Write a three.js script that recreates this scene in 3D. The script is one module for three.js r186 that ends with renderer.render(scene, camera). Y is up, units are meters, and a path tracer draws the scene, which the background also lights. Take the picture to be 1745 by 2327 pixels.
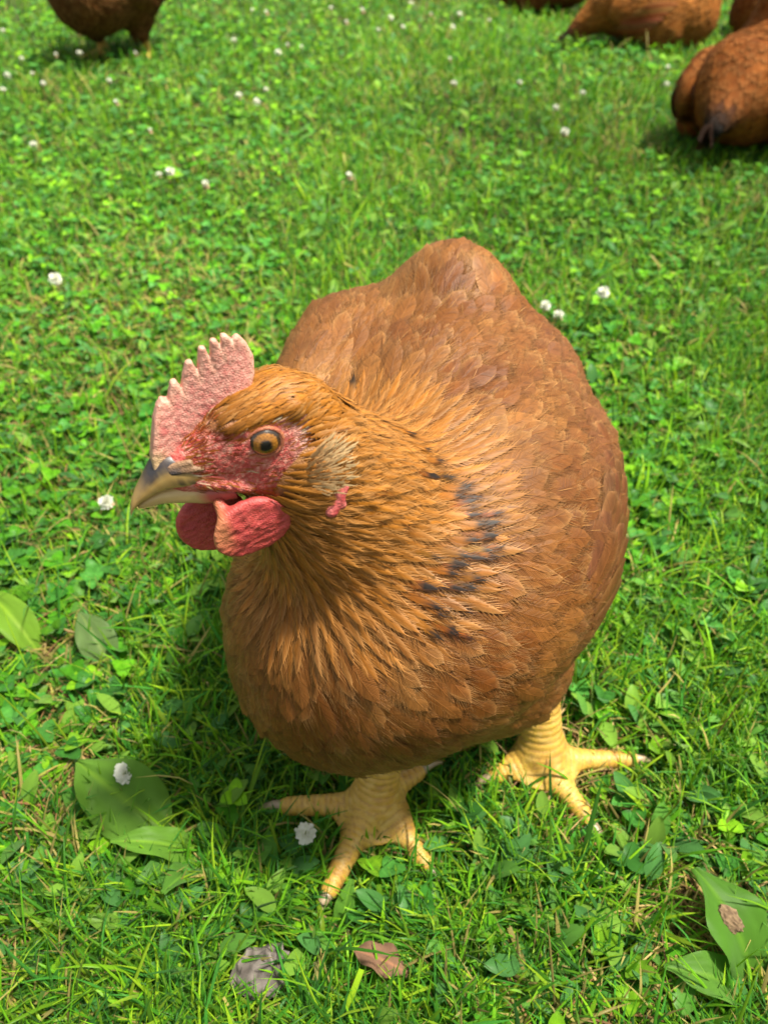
import * as THREE from 'three';

// ---------------------------------------------------------------- camera, sky, sun, exposure
const scene = new THREE.Scene();
const camera = new THREE.PerspectiveCamera(66, 767 / 1024, 0.02, 300);
camera.position.set(0, 0.452, 0);
camera.rotation.set(THREE.MathUtils.degToRad(-41), 0, 0);
camera.focus = 0.315;
camera.userData.fStop = 12;
scene.add(camera);

const renderer = new THREE.WebGLRenderer({ antialias: true });
renderer.toneMapping = THREE.LinearToneMapping;
renderer.toneMappingExposure = 2.6;
renderer.shadowMap.enabled = true;

const SUN = new THREE.Vector3(0.36, 0.91, -0.03).normalize();
function makeSky() {                                   // hazy bright summer sky, brighter round the sun
  const w = 256, h = 128, d = new Float32Array(w * h * 4), v = new THREE.Vector3();
  for (let j = 0; j < h; j++) for (let i = 0; i < w; i++) {
    const el = ((j + 0.5) / h - 0.5) * Math.PI, az = ((i + 0.5) / w - 0.5) * 2 * Math.PI;
    v.set(Math.cos(el) * Math.cos(az), Math.sin(el), Math.cos(el) * Math.sin(az));
    const up = Math.max(0, v.y), c = Math.max(0, v.dot(SUN));
    const hz = Math.pow(1 - up, 3), glow = 0.6 * Math.pow(c, 6) + 2.0 * Math.pow(c, 40);
    const k = (j * w + i) * 4;
    d[k] = 0.185 + 0.09 * hz + glow; d[k + 1] = 0.20 + 0.08 * hz + glow * 0.96; d[k + 2] = 0.22 + 0.05 * hz + glow * 0.86; d[k + 3] = 1;
  }
  const t = new THREE.DataTexture(d, w, h, THREE.RGBAFormat, THREE.FloatType);
  t.mapping = THREE.EquirectangularReflectionMapping; t.magFilter = THREE.LinearFilter; t.minFilter = THREE.LinearFilter; t.needsUpdate = true;
  return t;
}
const sky = makeSky();
scene.background = sky; scene.environment = sky;
scene.backgroundIntensity = 1; scene.environmentIntensity = 1;

const sun = new THREE.DirectionalLight(new THREE.Color(1, 0.93, 0.80), 5.0);
sun.name = 'sun';
sun.position.copy(SUN).multiplyScalar(10); sun.target.position.set(0, 0, -1);
sun.castShadow = true; sun.shadow.radius = 10; sun.shadow.mapSize.set(4096, 4096);
Object.assign(sun.shadow.camera, { left: -4, right: 4, top: 4, bottom: -4, near: 0.5, far: 30 });
scene.add(sun, sun.target);

// ---------------------------------------------------------------- helpers
let seed = 20240611;
const rnd = () => { seed = (seed + 0x6d2b79f5) | 0; let t = Math.imul(seed ^ (seed >>> 15), 1 | seed); t = (t + Math.imul(t ^ (t >>> 7), 61 | t)) ^ t; return ((t ^ (t >>> 14)) >>> 0) / 4294967296; };
const rr = (a, b) => a + (b - a) * rnd();
const gauss = () => (rnd() + rnd() + rnd() + rnd() - 2) * 0.87;
const clamp = (x, a = 0, b = 1) => Math.min(b, Math.max(a, x));
const lerp = (a, b, t) => a + (b - a) * t;
const mix3 = (a, b, t) => [a[0] + (b[0] - a[0]) * t, a[1] + (b[1] - a[1]) * t, a[2] + (b[2] - a[2]) * t];
const sstep = (a, b, x) => { const t = clamp((x - a) / (b - a)); return t * t * (3 - 2 * t); };
const add = (a, b, k = 1) => [a[0] + b[0] * k, a[1] + b[1] * k, a[2] + b[2] * k];
const sub = (a, b) => [a[0] - b[0], a[1] - b[1], a[2] - b[2]];
const dot = (a, b) => a[0] * b[0] + a[1] * b[1] + a[2] * b[2];
const len = (a) => Math.hypot(a[0], a[1], a[2]);
const nrm = (a) => { const l = len(a) || 1e-9; return [a[0] / l, a[1] / l, a[2] / l]; };
const cross = (a, b) => [a[1] * b[2] - a[2] * b[1], a[2] * b[0] - a[0] * b[2], a[0] * b[1] - a[1] * b[0]];
const hash3 = (x, y, z) => { let h = Math.imul(x, 374761393) + Math.imul(y, 668265263) + Math.imul(z, 2147483647 ^ 0x1b873593); h = Math.imul(h ^ (h >>> 13), 1274126177); return ((h ^ (h >>> 16)) >>> 0) / 4294967296; };
function noise3(x, y, z) {
  const xi = Math.floor(x), yi = Math.floor(y), zi = Math.floor(z), f = (t) => t * t * (3 - 2 * t), u = f(x - xi), v = f(y - yi), w = f(z - zi);
  const L = (a, b, t) => a + (b - a) * t;
  return L(L(L(hash3(xi, yi, zi), hash3(xi + 1, yi, zi), u), L(hash3(xi, yi + 1, zi), hash3(xi + 1, yi + 1, zi), u), v),
    L(L(hash3(xi, yi, zi + 1), hash3(xi + 1, yi, zi + 1), u), L(hash3(xi, yi + 1, zi + 1), hash3(xi + 1, yi + 1, zi + 1), u), v), w);
}
const fbm = (x, y, z, o = 4) => { let s = 0, a = 0.5, t = 0; for (let i = 0; i < o; i++) { s += a * noise3(x, y, z); t += a; x *= 2.03; y *= 2.03; z *= 2.03; a *= 0.5; } return s / t; };

const taken = new Map();
function numbered(n) { const k = taken.get(n) ?? 0; taken.set(n, k + 1); return k ? `${n}_${String(k).padStart(3, '0')}` : n; }
function tag(o, label, category, group, kind) {
  if (label) o.userData.label = label; if (category) o.userData.category = category; if (group) o.userData.group = group; if (kind) o.userData.kind = kind;
  return o;
}
function shade(o) { o.castShadow = true; o.receiveShadow = true; return o; }
function thing(name, pos, label, category, group) { const g = new THREE.Group(); g.name = numbered(name); g.position.set(...pos); scene.add(g); return tag(g, label, category, group); }
function part(name, geo, mat, parent) { const m = shade(new THREE.Mesh(geo, mat)); m.name = name; parent.add(m); return m; }

class GB {                                              // geometry buffer with explicit normals, uvs and colours
  constructor() { this.p = []; this.n = []; this.c = []; this.u = []; this.i = []; }
  get count() { return this.p.length / 3; }
  v(p, n, c, u = 0, w = 0) { this.p.push(p[0], p[1], p[2]); this.n.push(n[0], n[1], n[2]); this.c.push(c[0], c[1], c[2]); this.u.push(u, w); return this.p.length / 3 - 1; }
  t(a, b, c) { this.i.push(a, b, c); }
  q(a, b, c, d) { this.i.push(a, b, c, a, c, d); }
  build(origin = [0, 0, 0], normals = false) {
    const g = new THREE.BufferGeometry(), p = new Float32Array(this.p);
    for (let k = 0; k < p.length; k += 3) { p[k] -= origin[0]; p[k + 1] -= origin[1]; p[k + 2] -= origin[2]; }
    g.setAttribute('position', new THREE.BufferAttribute(p, 3));
    g.setAttribute('normal', new THREE.Float32BufferAttribute(this.n, 3));
    g.setAttribute('color', new THREE.Float32BufferAttribute(this.c, 3));
    g.setAttribute('uv', new THREE.Float32BufferAttribute(this.u, 2));
    g.setIndex(this.i);
    if (normals) g.computeVertexNormals();
    return g;
  }
}
function dataTex(w, h, f, srgb, repeat = true) {
  const d = new Uint8Array(w * h * 4);
  for (let y = 0; y < h; y++) for (let x = 0; x < w; x++) { const c = f((x + 0.5) / w, (y + 0.5) / h), k = (y * w + x) * 4; for (let q = 0; q < 3; q++) d[k + q] = clamp(c[q]) * 255; d[k + 3] = 255; }
  const t = new THREE.DataTexture(d, w, h); t.magFilter = THREE.LinearFilter; t.minFilter = THREE.LinearFilter;
  if (repeat) t.wrapS = t.wrapT = THREE.RepeatWrapping;
  if (srgb) t.colorSpace = THREE.SRGBColorSpace;
  t.needsUpdate = true; return t;
}

// signed distances
const smin = (a, b, k) => { const h = clamp(0.5 + 0.5 * (b - a) / k); return b + (a - b) * h - k * h * (1 - h); };
function ell(c, r, m) {                                 // m: rows x, y, z of the ellipsoid's own frame
  const [rx, ry, rz] = r;
  return (p) => {
    let x = p[0] - c[0], y = p[1] - c[1], z = p[2] - c[2];
    if (m) { const q = [x, y, z]; x = dot(m[0], q); y = dot(m[1], q); z = dot(m[2], q); }
    const k0 = Math.hypot(x / rx, y / ry, z / rz), k1 = Math.hypot(x / rx / rx, y / ry / ry, z / rz / rz);
    return k1 < 1e-9 ? -Math.min(rx, ry, rz) : k0 * (k0 - 1) / k1;
  };
}
function cap(a, b, ra, rb, rings = 0, amp = 0) {
  const ba = sub(b, a), bb = dot(ba, ba);
  return (p) => {
    const q = sub(p, a), h = clamp(dot(q, ba) / bb);
    let r = ra + (rb - ra) * h;
    if (rings) r += amp * (Math.abs(Math.sin(h * rings * Math.PI)) - 0.5);
    return Math.hypot(q[0] - ba[0] * h, q[1] - ba[1] * h, q[2] - ba[2] * h) - r;
  };
}
function frame(fwd, up = [0, 1, 0]) { const z = nrm(fwd), x = nrm(cross(up, z)); return [x, cross(z, x), z]; }
const union = (list) => (p) => { let d = list[0][0](p); for (let i = 1; i < list.length; i++) d = smin(d, list[i][0](p), list[i][1]); return d; };
function gradient(sdf, p, e = 6e-4) {
  const x = sdf([p[0] + e, p[1], p[2]]) - sdf([p[0] - e, p[1], p[2]]), y = sdf([p[0], p[1] + e, p[2]]) - sdf([p[0], p[1] - e, p[2]]), z = sdf([p[0], p[1], p[2] + e]) - sdf([p[0], p[1], p[2] - e]);
  return nrm([x, y, z]);
}
function surfaceNet(sdf, lo, hi, cell) {                // one continuous mesh of the zero level
  const n = [0, 1, 2].map((k) => Math.ceil((hi[k] - lo[k]) / cell) + 1), [nx, ny, nz] = n, F = new Float32Array(nx * ny * nz), at = (i, j, k) => (k * ny + j) * nx + i;
  for (let k = 0; k < nz; k++) for (let j = 0; j < ny; j++) for (let i = 0; i < nx; i++) F[at(i, j, k)] = sdf([lo[0] + i * cell, lo[1] + j * cell, lo[2] + k * cell]);
  const id = new Int32Array(nx * ny * nz).fill(-1), verts = [], tris = [];
  for (let k = 0; k < nz - 1; k++) for (let j = 0; j < ny - 1; j++) for (let i = 0; i < nx - 1; i++) {
    let m = 0, s = [0, 0, 0], c = 0; const f = [];
    for (let q = 0; q < 8; q++) { const v = F[at(i + (q & 1), j + ((q >> 1) & 1), k + (q >> 2))]; f.push(v); if (v < 0) m |= 1 << q; }
    if (m === 0 || m === 255) continue;
    for (const [a, b] of [[0, 1], [2, 3], [4, 5], [6, 7], [0, 2], [1, 3], [4, 6], [5, 7], [0, 4], [1, 5], [2, 6], [3, 7]]) {
      if ((f[a] < 0) === (f[b] < 0)) continue;
      const t = f[a] / (f[a] - f[b]); c++;
      for (let d = 0; d < 3; d++) { const A = (a >> d) & 1, B = (b >> d) & 1; s[d] += A + (B - A) * t; }
    }
    id[at(i, j, k)] = verts.length;
    verts.push([lo[0] + (i + s[0] / c) * cell, lo[1] + (j + s[1] / c) * cell, lo[2] + (k + s[2] / c) * cell]);
  }
  const quad = (a, b, c, d, flip) => { if (a < 0 || b < 0 || c < 0 || d < 0) return; if (flip) tris.push([a, b, c], [a, c, d]); else tris.push([a, c, b], [a, d, c]); };
  for (let k = 1; k < nz - 1; k++) for (let j = 1; j < ny - 1; j++) for (let i = 1; i < nx - 1; i++) {
    const s = F[at(i, j, k)] < 0;
    if (s !== F[at(i + 1, j, k)] < 0) quad(id[at(i, j - 1, k - 1)], id[at(i, j, k - 1)], id[at(i, j, k)], id[at(i, j - 1, k)], s);
    if (s !== F[at(i, j + 1, k)] < 0) quad(id[at(i - 1, j, k - 1)], id[at(i - 1, j, k)], id[at(i, j, k)], id[at(i, j, k - 1)], s);
    if (s !== F[at(i, j, k + 1)] < 0) quad(id[at(i - 1, j - 1, k)], id[at(i, j - 1, k)], id[at(i, j, k)], id[at(i - 1, j, k)], s);
  }
  return { verts, tris };
}
function netInto(gb, net, sdf, color) {
  const o = gb.count;
  for (const p of net.verts) { const n = gradient(sdf, p); gb.v(p, n, color(p, n), p[0] * 40, p[1] * 40); }
  for (const [a, b, c] of net.tris) gb.t(o + a, o + b, o + c);
}

// ---------------------------------------------------------------- feathers
// barb pattern of a vane: four variants side by side, shaft in the middle of each
const barbTone = (u, v) => {
  const k = Math.floor(u * 4), x = u * 4 - k - 0.5, ax = Math.abs(x) * 2, line = v * 34 - ax * 6.5 + 1.2 * fbm(x * 5 + 9 * k, v * 7, 1.5, 2);
  const barb = 0.5 + 0.5 * Math.sin(line * 2 * Math.PI), split = noise3(Math.floor(line) * 0.9 + k * 31, x > 0 ? 3 : 7, 2);
  const clump = fbm(line * 0.16 + k * 13, ax * 1.5, 4, 3);
  return { barb, split, clump, ax, v, k };
};
const featherMap = dataTex(512, 512, (u, v) => {
  const b = barbTone(u, v); let t = 0.80 + 0.16 * (b.barb - 0.5) + 0.30 * (b.split - 0.5) + 0.30 * (b.clump - 0.5);
  const shaft = 1 - sstep(0.03, 0.07, b.ax); t = lerp(t, b.k % 2 ? 1 : 0.66, shaft * 0.6);
  return [t, t * 0.985, t * 0.96];
}, false);
const featherBump = dataTex(512, 512, (u, v) => { const b = barbTone(u, v); const t = 0.4 + 0.3 * (b.barb - 0.5) + 0.35 * (b.split - 0.5) + 0.3 * (1 - sstep(0.02, 0.07, b.ax)); return [t, t, t]; }, false);
const M = {};
M.feather = new THREE.MeshPhysicalMaterial({ name: 'feather', vertexColors: true, map: featherMap, bumpMap: featherBump, bumpScale: 0.00022, roughness: 0.5, specularIntensity: 0.55, side: THREE.DoubleSide });
M.fine = new THREE.MeshPhysicalMaterial({ name: 'fine_feather', vertexColors: true, map: featherMap, roughness: 0.5, specularIntensity: 0.45, side: THREE.DoubleSide });
M.far = new THREE.MeshPhysicalMaterial({ name: 'matte_feather', vertexColors: true, map: featherMap, roughness: 0.85, specularIntensity: 0.25, side: THREE.DoubleSide });
M.under = new THREE.MeshStandardMaterial({ name: 'skin_and_down', vertexColors: true, roughness: 0.75 });

/* one feather that follows the surface of sdf: walks from p0 along the field, offset outwards so that it overlaps the next ones */
function feather(gb, sdf, field, p0, o) {
  const ns = o.ns ?? 6, nt = o.nt ?? 2, L = o.L, V = Math.floor(rnd() * 4), base = gb.count, spine = [];
  p0 = add(p0, gradient(sdf, p0), -sdf(p0)); let p = p0, n = gradient(sdf, p), d = field(p, n), jx = o.jitter ?? 0.12, twist = gauss() * jx;
  const tilt = gauss() * (o.roll ?? 0.06);
  for (let i = 0; i <= ns; i++) {
    n = gradient(sdf, p); d = field(p, n);
    const s0 = nrm(cross(n, d)); d = nrm(add(d, s0, twist + gauss() * 0.02));
    spine.push({ p, n, d, s: nrm(cross(n, d)) });
    p = add(p, d, L / ns); const e = sdf(p); p = add(p, gradient(sdf, p), -e * (o.follow ?? 1));
  }
  const width = o.width, lift = o.lift, off = o.off;
  const edge = [];
  for (let i = 0; i <= ns; i++) {
    const s = i / ns, { p: c, n: N, d: D, s: S } = spine[i], w = width(s) * o.W, row = [];
    const h = off + lift * Math.pow(s, o.liftPow ?? 1.3), slope = lift * (o.liftPow ?? 1.3) * Math.pow(Math.max(s, 0.05), (o.liftPow ?? 1.3) - 1) / L;
    for (let j = -nt; j <= nt; j++) {
      const t = j / nt; let q = add(c, S, w * t);
      q = add(q, N, -sdf(q) * 0.85 + h - o.camber * t * t * o.W + tilt * w * t);
      const nn = nrm(add(add(N, D, -slope * 0.8), S, t * o.camber * 2 * 0.8 - tilt));
      row.push(gb.v(q, nn, o.color(s, t, q), (V + 0.5 + t * 0.46) / 4, s * 0.97));
      if (j === -nt || j === nt) edge.push({ i, side: Math.sign(j), q, nn, D, S, s, t });
    }
    if (i) for (let j = 0; j < nt * 2; j++) { const a = base + (i - 1) * (nt * 2 + 1) + j, b = a + nt * 2 + 1; gb.q(a, b, b + 1, a + 1); }
  }
  const nb = o.barbs ?? 0;
  for (let k = 0; k < nb; k++) {                        // loose barb tips along the edge
    const side = k % 2 ? 1 : -1, s = lerp(o.barbFrom ?? 0.35, 1, Math.pow((k + rnd()) / nb, 0.7)), f = s * ns, i = Math.min(ns - 1, Math.floor(f)), e0 = edge.find((e) => e.i === i && e.side === side), e1 = edge.find((e) => e.i === i + 1 && e.side === side), a = f - i;
    const q = add(e0.q, sub(e1.q, e0.q), a), q2 = add(q, e1.D, rr(0.35, 0.7) * o.barbW), out = lerp(0.75, 0.25, s) * rr(0.5, 1.3);
    const l = o.barbL * rr(0.5, 1.25), tip = add(add(add(q, e1.D, l), e1.S, side * l * out), e1.nn, rr(-0.08, 0.22) * l), c = o.color(Math.min(1, s + 0.1), side, q);
    const b0 = gb.v(q, e1.nn, c, (V + 0.5 + side * 0.4) / 4, s * 0.9); gb.v(add(q2, e1.S, -side * o.barbW * 0.5), e1.nn, c, (V + 0.5 + side * 0.36) / 4, s * 0.95); gb.v(tip, e1.nn, o.color(1, side, q), (V + 0.5 + side * 0.46) / 4, 0.97);
    if (side > 0) gb.t(b0, b0 + 1, b0 + 2); else gb.t(b0, b0 + 2, b0 + 1);
  }
}
const roundTip = (s) => Math.pow(clamp(s * 1.25 + 0.05), 0.5) * Math.sqrt(Math.max(0, 1 - Math.pow(s, 5))) + 0.02;
const softTip = (s) => Math.pow(clamp(s * 1.4 + 0.05), 0.5) * Math.sqrt(Math.max(0, 1 - Math.pow(s, 2.6))) + 0.02;
const lanceTip = (s) => Math.pow(clamp(s * 1.5 + 0.1), 0.5) * Math.pow(Math.max(0, 1 - s * s), 0.6) + 0.03;

function seeds(net, sdf, spacing, maxTry) {             // evenly spread start points, spacing varies over the surface
  const areas = []; let total = 0;
  for (const [a, b, c] of net.tris) { const x = cross(sub(net.verts[b], net.verts[a]), sub(net.verts[c], net.verts[a])); total += len(x) / 2; areas.push(total); }
  const cell = 0.004, grid = new Map(), key = (x, y, z) => x * 73856093 ^ y * 19349663 ^ z * 83492791, out = [];
  for (let q = 0; q < maxTry; q++) {
    const r = rnd() * total; let lo = 0, hi = areas.length - 1; while (lo < hi) { const m = (lo + hi) >> 1; if (areas[m] < r) lo = m + 1; else hi = m; }
    const [a, b, c] = net.tris[lo]; let u = rnd(), v = rnd(); if (u + v > 1) { u = 1 - u; v = 1 - v; }
    const A = net.verts[a], B = net.verts[b], C = net.verts[c], p = [0, 1, 2].map((k) => A[k] + (B[k] - A[k]) * u + (C[k] - A[k]) * v), s = spacing(p);
    if (!(s > 0)) continue;
    const g = p.map((x) => Math.floor(x / cell)), R = Math.ceil(s / cell); let ok = true;
    for (let x = -R; x <= R && ok; x++) for (let y = -R; y <= R && ok; y++) for (let z = -R; z <= R && ok; z++) { const l = grid.get(key(g[0] + x, g[1] + y, g[2] + z)); if (l) for (const o of l) if (Math.hypot(o[0] - p[0], o[1] - p[1], o[2] - p[2]) < s) { ok = false; break; } }
    if (!ok) continue;
    const k = key(...g); if (!grid.has(k)) grid.set(k, []); grid.get(k).push(p); out.push(p);
  }
  return out;
}

// ---------------------------------------------------------------- lawn: soil, thatch, grass, clover
const soilMap = dataTex(512, 512, (u, v) => {
  const w = (x, y, s, q) => { const c = Math.cos(x * 2 * Math.PI), d = Math.sin(x * 2 * Math.PI), e = Math.cos(y * 2 * Math.PI), f = Math.sin(y * 2 * Math.PI); return fbm(c * s + 11, d * s + e * s * 1.3 + 5, f * s + q, 4); };
  const a = w(u, v, 2.2, 1), b = w(u, v, 9, 7), g = w(u, v, 4, 13); const t = 0.16 + 0.22 * (a - 0.5) + 0.34 * (b - 0.5);
  const green = clamp((g - 0.42) * 3);
  return [lerp(t * 1.25, t * 0.8, green), lerp(t * 0.95, t * 1.35, green), lerp(t * 0.55, t * 0.4, green)];
}, true);
function groundHeight(x, z) { return 0.010 * (fbm(x * 5 + 20, 0.5, z * 5 + 40, 3) - 0.5) + 0.004 * (fbm(x * 40 + 3, 4.5, z * 40, 2) - 0.5) - 0.002; }
{
  const gb = new GB(), N = 150, at = (t) => Math.sign(t) * (2.2 * Math.abs(t) + 120 * Math.pow(Math.abs(t), 9));
  for (let j = 0; j <= N; j++) for (let i = 0; i <= N; i++) {
    const x = at(i / N * 2 - 1), z = at(j / N * 2 - 1) - 1.2, f = 1 - sstep(3, 6, Math.hypot(x, z));
    gb.v([x, groundHeight(x, z) * f, z], [0, 1, 0], [1, 1, 1], x / 0.55, z / 0.55);
    if (i && j) { const a = (j - 1) * (N + 1) + i - 1; gb.q(a, a + N + 1, a + N + 2, a + 1); }
  }
  const m = shade(new THREE.Mesh(gb.build([0, 0, 0], true), new THREE.MeshStandardMaterial({ name: 'soil', map: soilMap, bumpMap: soilMap, bumpScale: 0.01, roughness: 1 })));
  m.name = 'ground'; m.userData.kind = 'structure'; m.userData.label = 'dark soil of the lawn showing between the grass blades'; scene.add(m);
}
const leafLook = (o) => new THREE.MeshPhysicalMaterial({ vertexColors: true, roughness: 1, transmission: 0.4, thickness: 0, specularIntensity: 0.25, clearcoat: 0.55, clearcoatRoughness: 0.42, side: THREE.DoubleSide, ...o });
M.grass = leafLook({ name: 'grass_blade', clearcoat: 0.2, clearcoatRoughness: 0.32 });
M.clover = leafLook({ name: 'clover_leaf', clearcoat: 0.16, clearcoatRoughness: 0.34 });
M.thatch = new THREE.MeshStandardMaterial({ name: 'dry_thatch', vertexColors: true, roughness: 0.9, side: THREE.DoubleSide });

function bladeGeometry(bend, seg = 5, cut = 0, twist = 0) {                 // length 1 upwards, bending to +z; width 1
  const gb = new GB();
  for (let i = 0; i <= seg; i++) {
    const s = i / seg, ang = bend * s, y = bend ? Math.sin(ang) / bend : s, z = bend ? (1 - Math.cos(ang)) / bend : 0, w = 0.5 * (cut ? lerp(0.8, 0.62, s) : Math.pow(1 - s, 0.55) * (0.75 + 0.5 * s) + 0.02), ta = twist * s;
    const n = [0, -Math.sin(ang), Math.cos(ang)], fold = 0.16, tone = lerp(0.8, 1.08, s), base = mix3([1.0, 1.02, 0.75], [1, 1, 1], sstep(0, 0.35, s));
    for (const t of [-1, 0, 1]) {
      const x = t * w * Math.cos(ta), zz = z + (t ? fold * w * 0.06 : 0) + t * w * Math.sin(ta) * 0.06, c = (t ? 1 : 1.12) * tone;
      gb.v([x, y, zz], nrm([-t * 0.018, n[1], n[2]]), [base[0] * c, base[1] * c, base[2] * c], t, s);
    }
    if (i) { const a = (i - 1) * 3; gb.q(a, a + 1, a + 4, a + 3); gb.q(a + 1, a + 2, a + 5, a + 4); }
  }
  return gb.build();
}
function leafletInto(gb, o, dir, up, L, W, col, mark) {                     // one ovate leaflet with a folded midrib
  const side = nrm(cross(up, dir)), n0 = gb.count, ns = 6;
  for (let i = 0; i <= ns; i++) {
    const s = i / ns, w = W * Math.pow(Math.sin(Math.PI * Math.pow(s, 0.72) * 0.93 + 0.1), 0.75), y = 0.10 * L * Math.sin(s * 2.6) - 0.04 * L * s;
    for (const t of [-1, -0.5, 0, 0.5, 1]) {
      const ww = w * t * (s > 0.97 ? 0.6 : 1), h = y + 0.16 * W * Math.abs(t), notch = s > 0.9 && t === 0 ? -0.06 * L : 0;
      const chev = mark && Math.abs(s - 0.34 - 0.22 * (1 - Math.abs(t))) < 0.1 ? 1.32 : 1, rib = t === 0 ? 1.12 : 1;
      gb.v(add(add(add(o, dir, s * L + notch), side, ww), up, h), nrm(add(add(up, side, -t * 0.3), dir, -0.25 * Math.cos(s * 2.6))), [col[0] * chev * rib, col[1] * (1 + (chev - 1) * 0.7) * rib, col[2] * chev * rib], t, s);
    }
    if (i) for (let j = 0; j < 4; j++) { const a = n0 + (i - 1) * 5 + j; gb.q(a, a + 5, a + 6, a + 1); }
  }
}
function stalkInto(gb, pts, r0, r1, col, k = 4) {
  const n0 = gb.count;
  for (let i = 0; i < pts.length; i++) {
    const d = nrm(sub(pts[Math.min(pts.length - 1, i + 1)], pts[Math.max(0, i - 1)])), x = nrm(cross(d, Math.abs(d[1]) > 0.9 ? [1, 0, 0] : [0, 1, 0])), y = cross(d, x), r = lerp(r0, r1, i / (pts.length - 1));
    for (let j = 0; j < k; j++) { const a = j / k * 2 * Math.PI, n = add(x.map((v) => v * Math.cos(a)), y, Math.sin(a)); gb.v(add(pts[i], n, r), n, col, j / k, i / pts.length); }
    if (i) for (let j = 0; j < k; j++) { const a = n0 + (i - 1) * k + j, b = n0 + (i - 1) * k + (j + 1) % k; gb.q(a, b, b + k, a + k); }
  }
}
function cloverGeometry(variant) {                                          // leaf span about 1, stalk hanging below
  const gb = new GB(), open = [0.25, 0.55, -0.05, 0.4][variant], lean = [0.1, 0.25, 0.05, -0.1][variant];
  for (let k = 0; k < 3; k++) {
    const a = k * 2.094 + [0, 0.3, 0.1, -0.2][variant], e = open + 0.12 * Math.sin(k * 2 + variant), dir = nrm([Math.cos(a), Math.sin(e) + lean * Math.cos(a), Math.sin(a)]), side = nrm(cross(dir, [0, 1, 0])), up = nrm(cross(side, dir));
    leafletInto(gb, [0, 0, 0], dir, up, 0.5, 0.21, [1, 1, 1], variant !== 2);
  }
  stalkInto(gb, [[0, 0, 0], [0.05, -0.8, 0.02], [0.2, -1.6, 0.1], [0.5, -2.4, 0.15]], 0.035, 0.045, [1.1, 0.95, 0.8]);
  return gb.build();
}
function ovateGeometry() { const gb = new GB(); leafletInto(gb, [0, 0, 0], nrm([1, 0.28, 0]), nrm([-0.28, 1, 0]), 1, 0.26, [1, 1, 1], false); stalkInto(gb, [[0, 0, 0], [-0.3, -0.25, 0], [-0.5, -0.8, 0]], 0.03, 0.03, [1, 1, 0.9]); return gb.build(); }

// the toes press the grass down where the hen stands
const toeY = 0.0125;
const foot1 = [-0.006, 0.020, -0.238], foot2 = [0.098, 0.020, -0.272];
const toes1 = [[[-0.012, 0.016, -0.228], [-0.030, toeY, -0.190], 0.0078, 0.0052], [[-0.016, 0.016, -0.238], [-0.058, toeY + 0.003, -0.2375], 0.0072, 0.0052], [[0.004, 0.016, -0.232], [0.024, toeY - 0.002, -0.2045], 0.0074, 0.0047], [[0.002, 0.020, -0.245], [0.021, 0.020, -0.257], 0.0070, 0.0050]];
const toes2 = [[[0.106, 0.016, -0.268], [0.155, toeY, -0.270], 0.0072, 0.0046], [[0.100, 0.016, -0.262], [0.120, toeY - 0.002, -0.231], 0.0078, 0.0050], [[0.090, 0.016, -0.268], [0.068, toeY - 0.002, -0.260], 0.0072, 0.0050], [[0.098, 0.018, -0.278], [0.100, 0.014, -0.300], 0.0070, 0.0050]];
const TOES = [...toes1, ...toes2].map((t) => [t[0], t[1]]);
const nearToe = (x, z) => { let m = 1; for (const [a, b] of TOES) { const dx = b[0] - a[0], dz = b[2] - a[2], t = clamp(((x - a[0]) * dx + (z - a[2]) * dz) / (dx * dx + dz * dz)); m = Math.min(m, Math.hypot(x - a[0] - dx * t, z - a[2] - dz * t)); } return m; };
// broad leaves, the stone and the withered leaf lie here, so little grows through them
const PATCHES = [[-0.181, -0.255, -0.120, -0.222, 0.016], [-0.146, -0.207, -0.104, -0.210, 0.008], [0.163, -0.190, 0.182, -0.145, 0.017], [0.138, -0.146, 0.180, -0.138, 0.009], [-0.066, -0.150, -0.046, -0.152, 0.007], [-0.023, -0.172, -0.018, -0.190, 0.005], [-0.285, -0.395, -0.245, -0.355, 0.012], [-0.214, -0.372, -0.19, -0.34, 0.010], [-0.063, -0.142, -0.063, -0.1421, 0.025], [-0.014, -0.153, 0.010, -0.145, 0.019]];
const covered = (x, z) => PATCHES.some(([ax, az, bx, bz, r]) => { const dx = bx - ax, dz = bz - az, t = clamp(((x - ax) * dx + (z - az) * dz) / (dx * dx + dz * dz)); return Math.hypot(x - ax - dx * t, z - az - dz * t) < r; });
const cloverness = (x, z) => clamp((fbm(x * 3.1 + 7.3, 2, z * 2.3 + 1.7, 3) - 0.43) * 4.5 + 1.2 * sstep(-0.02, -0.22, x + 0.25 * Math.max(0, 0.35 + z)) * sstep(-0.21, -0.30, z) - 1.3 * sstep(-0.34, -0.2, z) * sstep(-0.17, -0.04, x));
const dryness = (x, z) => clamp((fbm(x * 6 + 2.3, 8, z * 6 + 3.1, 3) - 0.52) * 5 + 0.7 * sstep(-0.27, -0.17, z) * sstep(-0.02, 0.08, x));
function scatter(name, label, category, geos, mat, count, make) {
  const list = geos.map(() => []), m = new THREE.Matrix4(), q = new THREE.Quaternion(), e = new THREE.Euler(), col = new THREE.Color();
  for (let k = 0; k < count; k++) { const r = make(k); if (r) list[r.g % geos.length].push(r); }
  geos.forEach((g, i) => {
    const im = shade(new THREE.InstancedMesh(g, mat, list[i].length));
    list[i].forEach((r, k) => {
      e.set(r.rx, r.ry, r.rz, 'YXZ'); q.setFromEuler(e);
      m.compose(new THREE.Vector3(...r.p), q, new THREE.Vector3(...r.s)); im.setMatrixAt(k, m); im.setColorAt(k, col.setRGB(...r.c));
    });
    im.name = numbered(name); tag(im, label[i] ?? label[0], category, null, 'stuff'); scene.add(im);
  });
}
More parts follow.
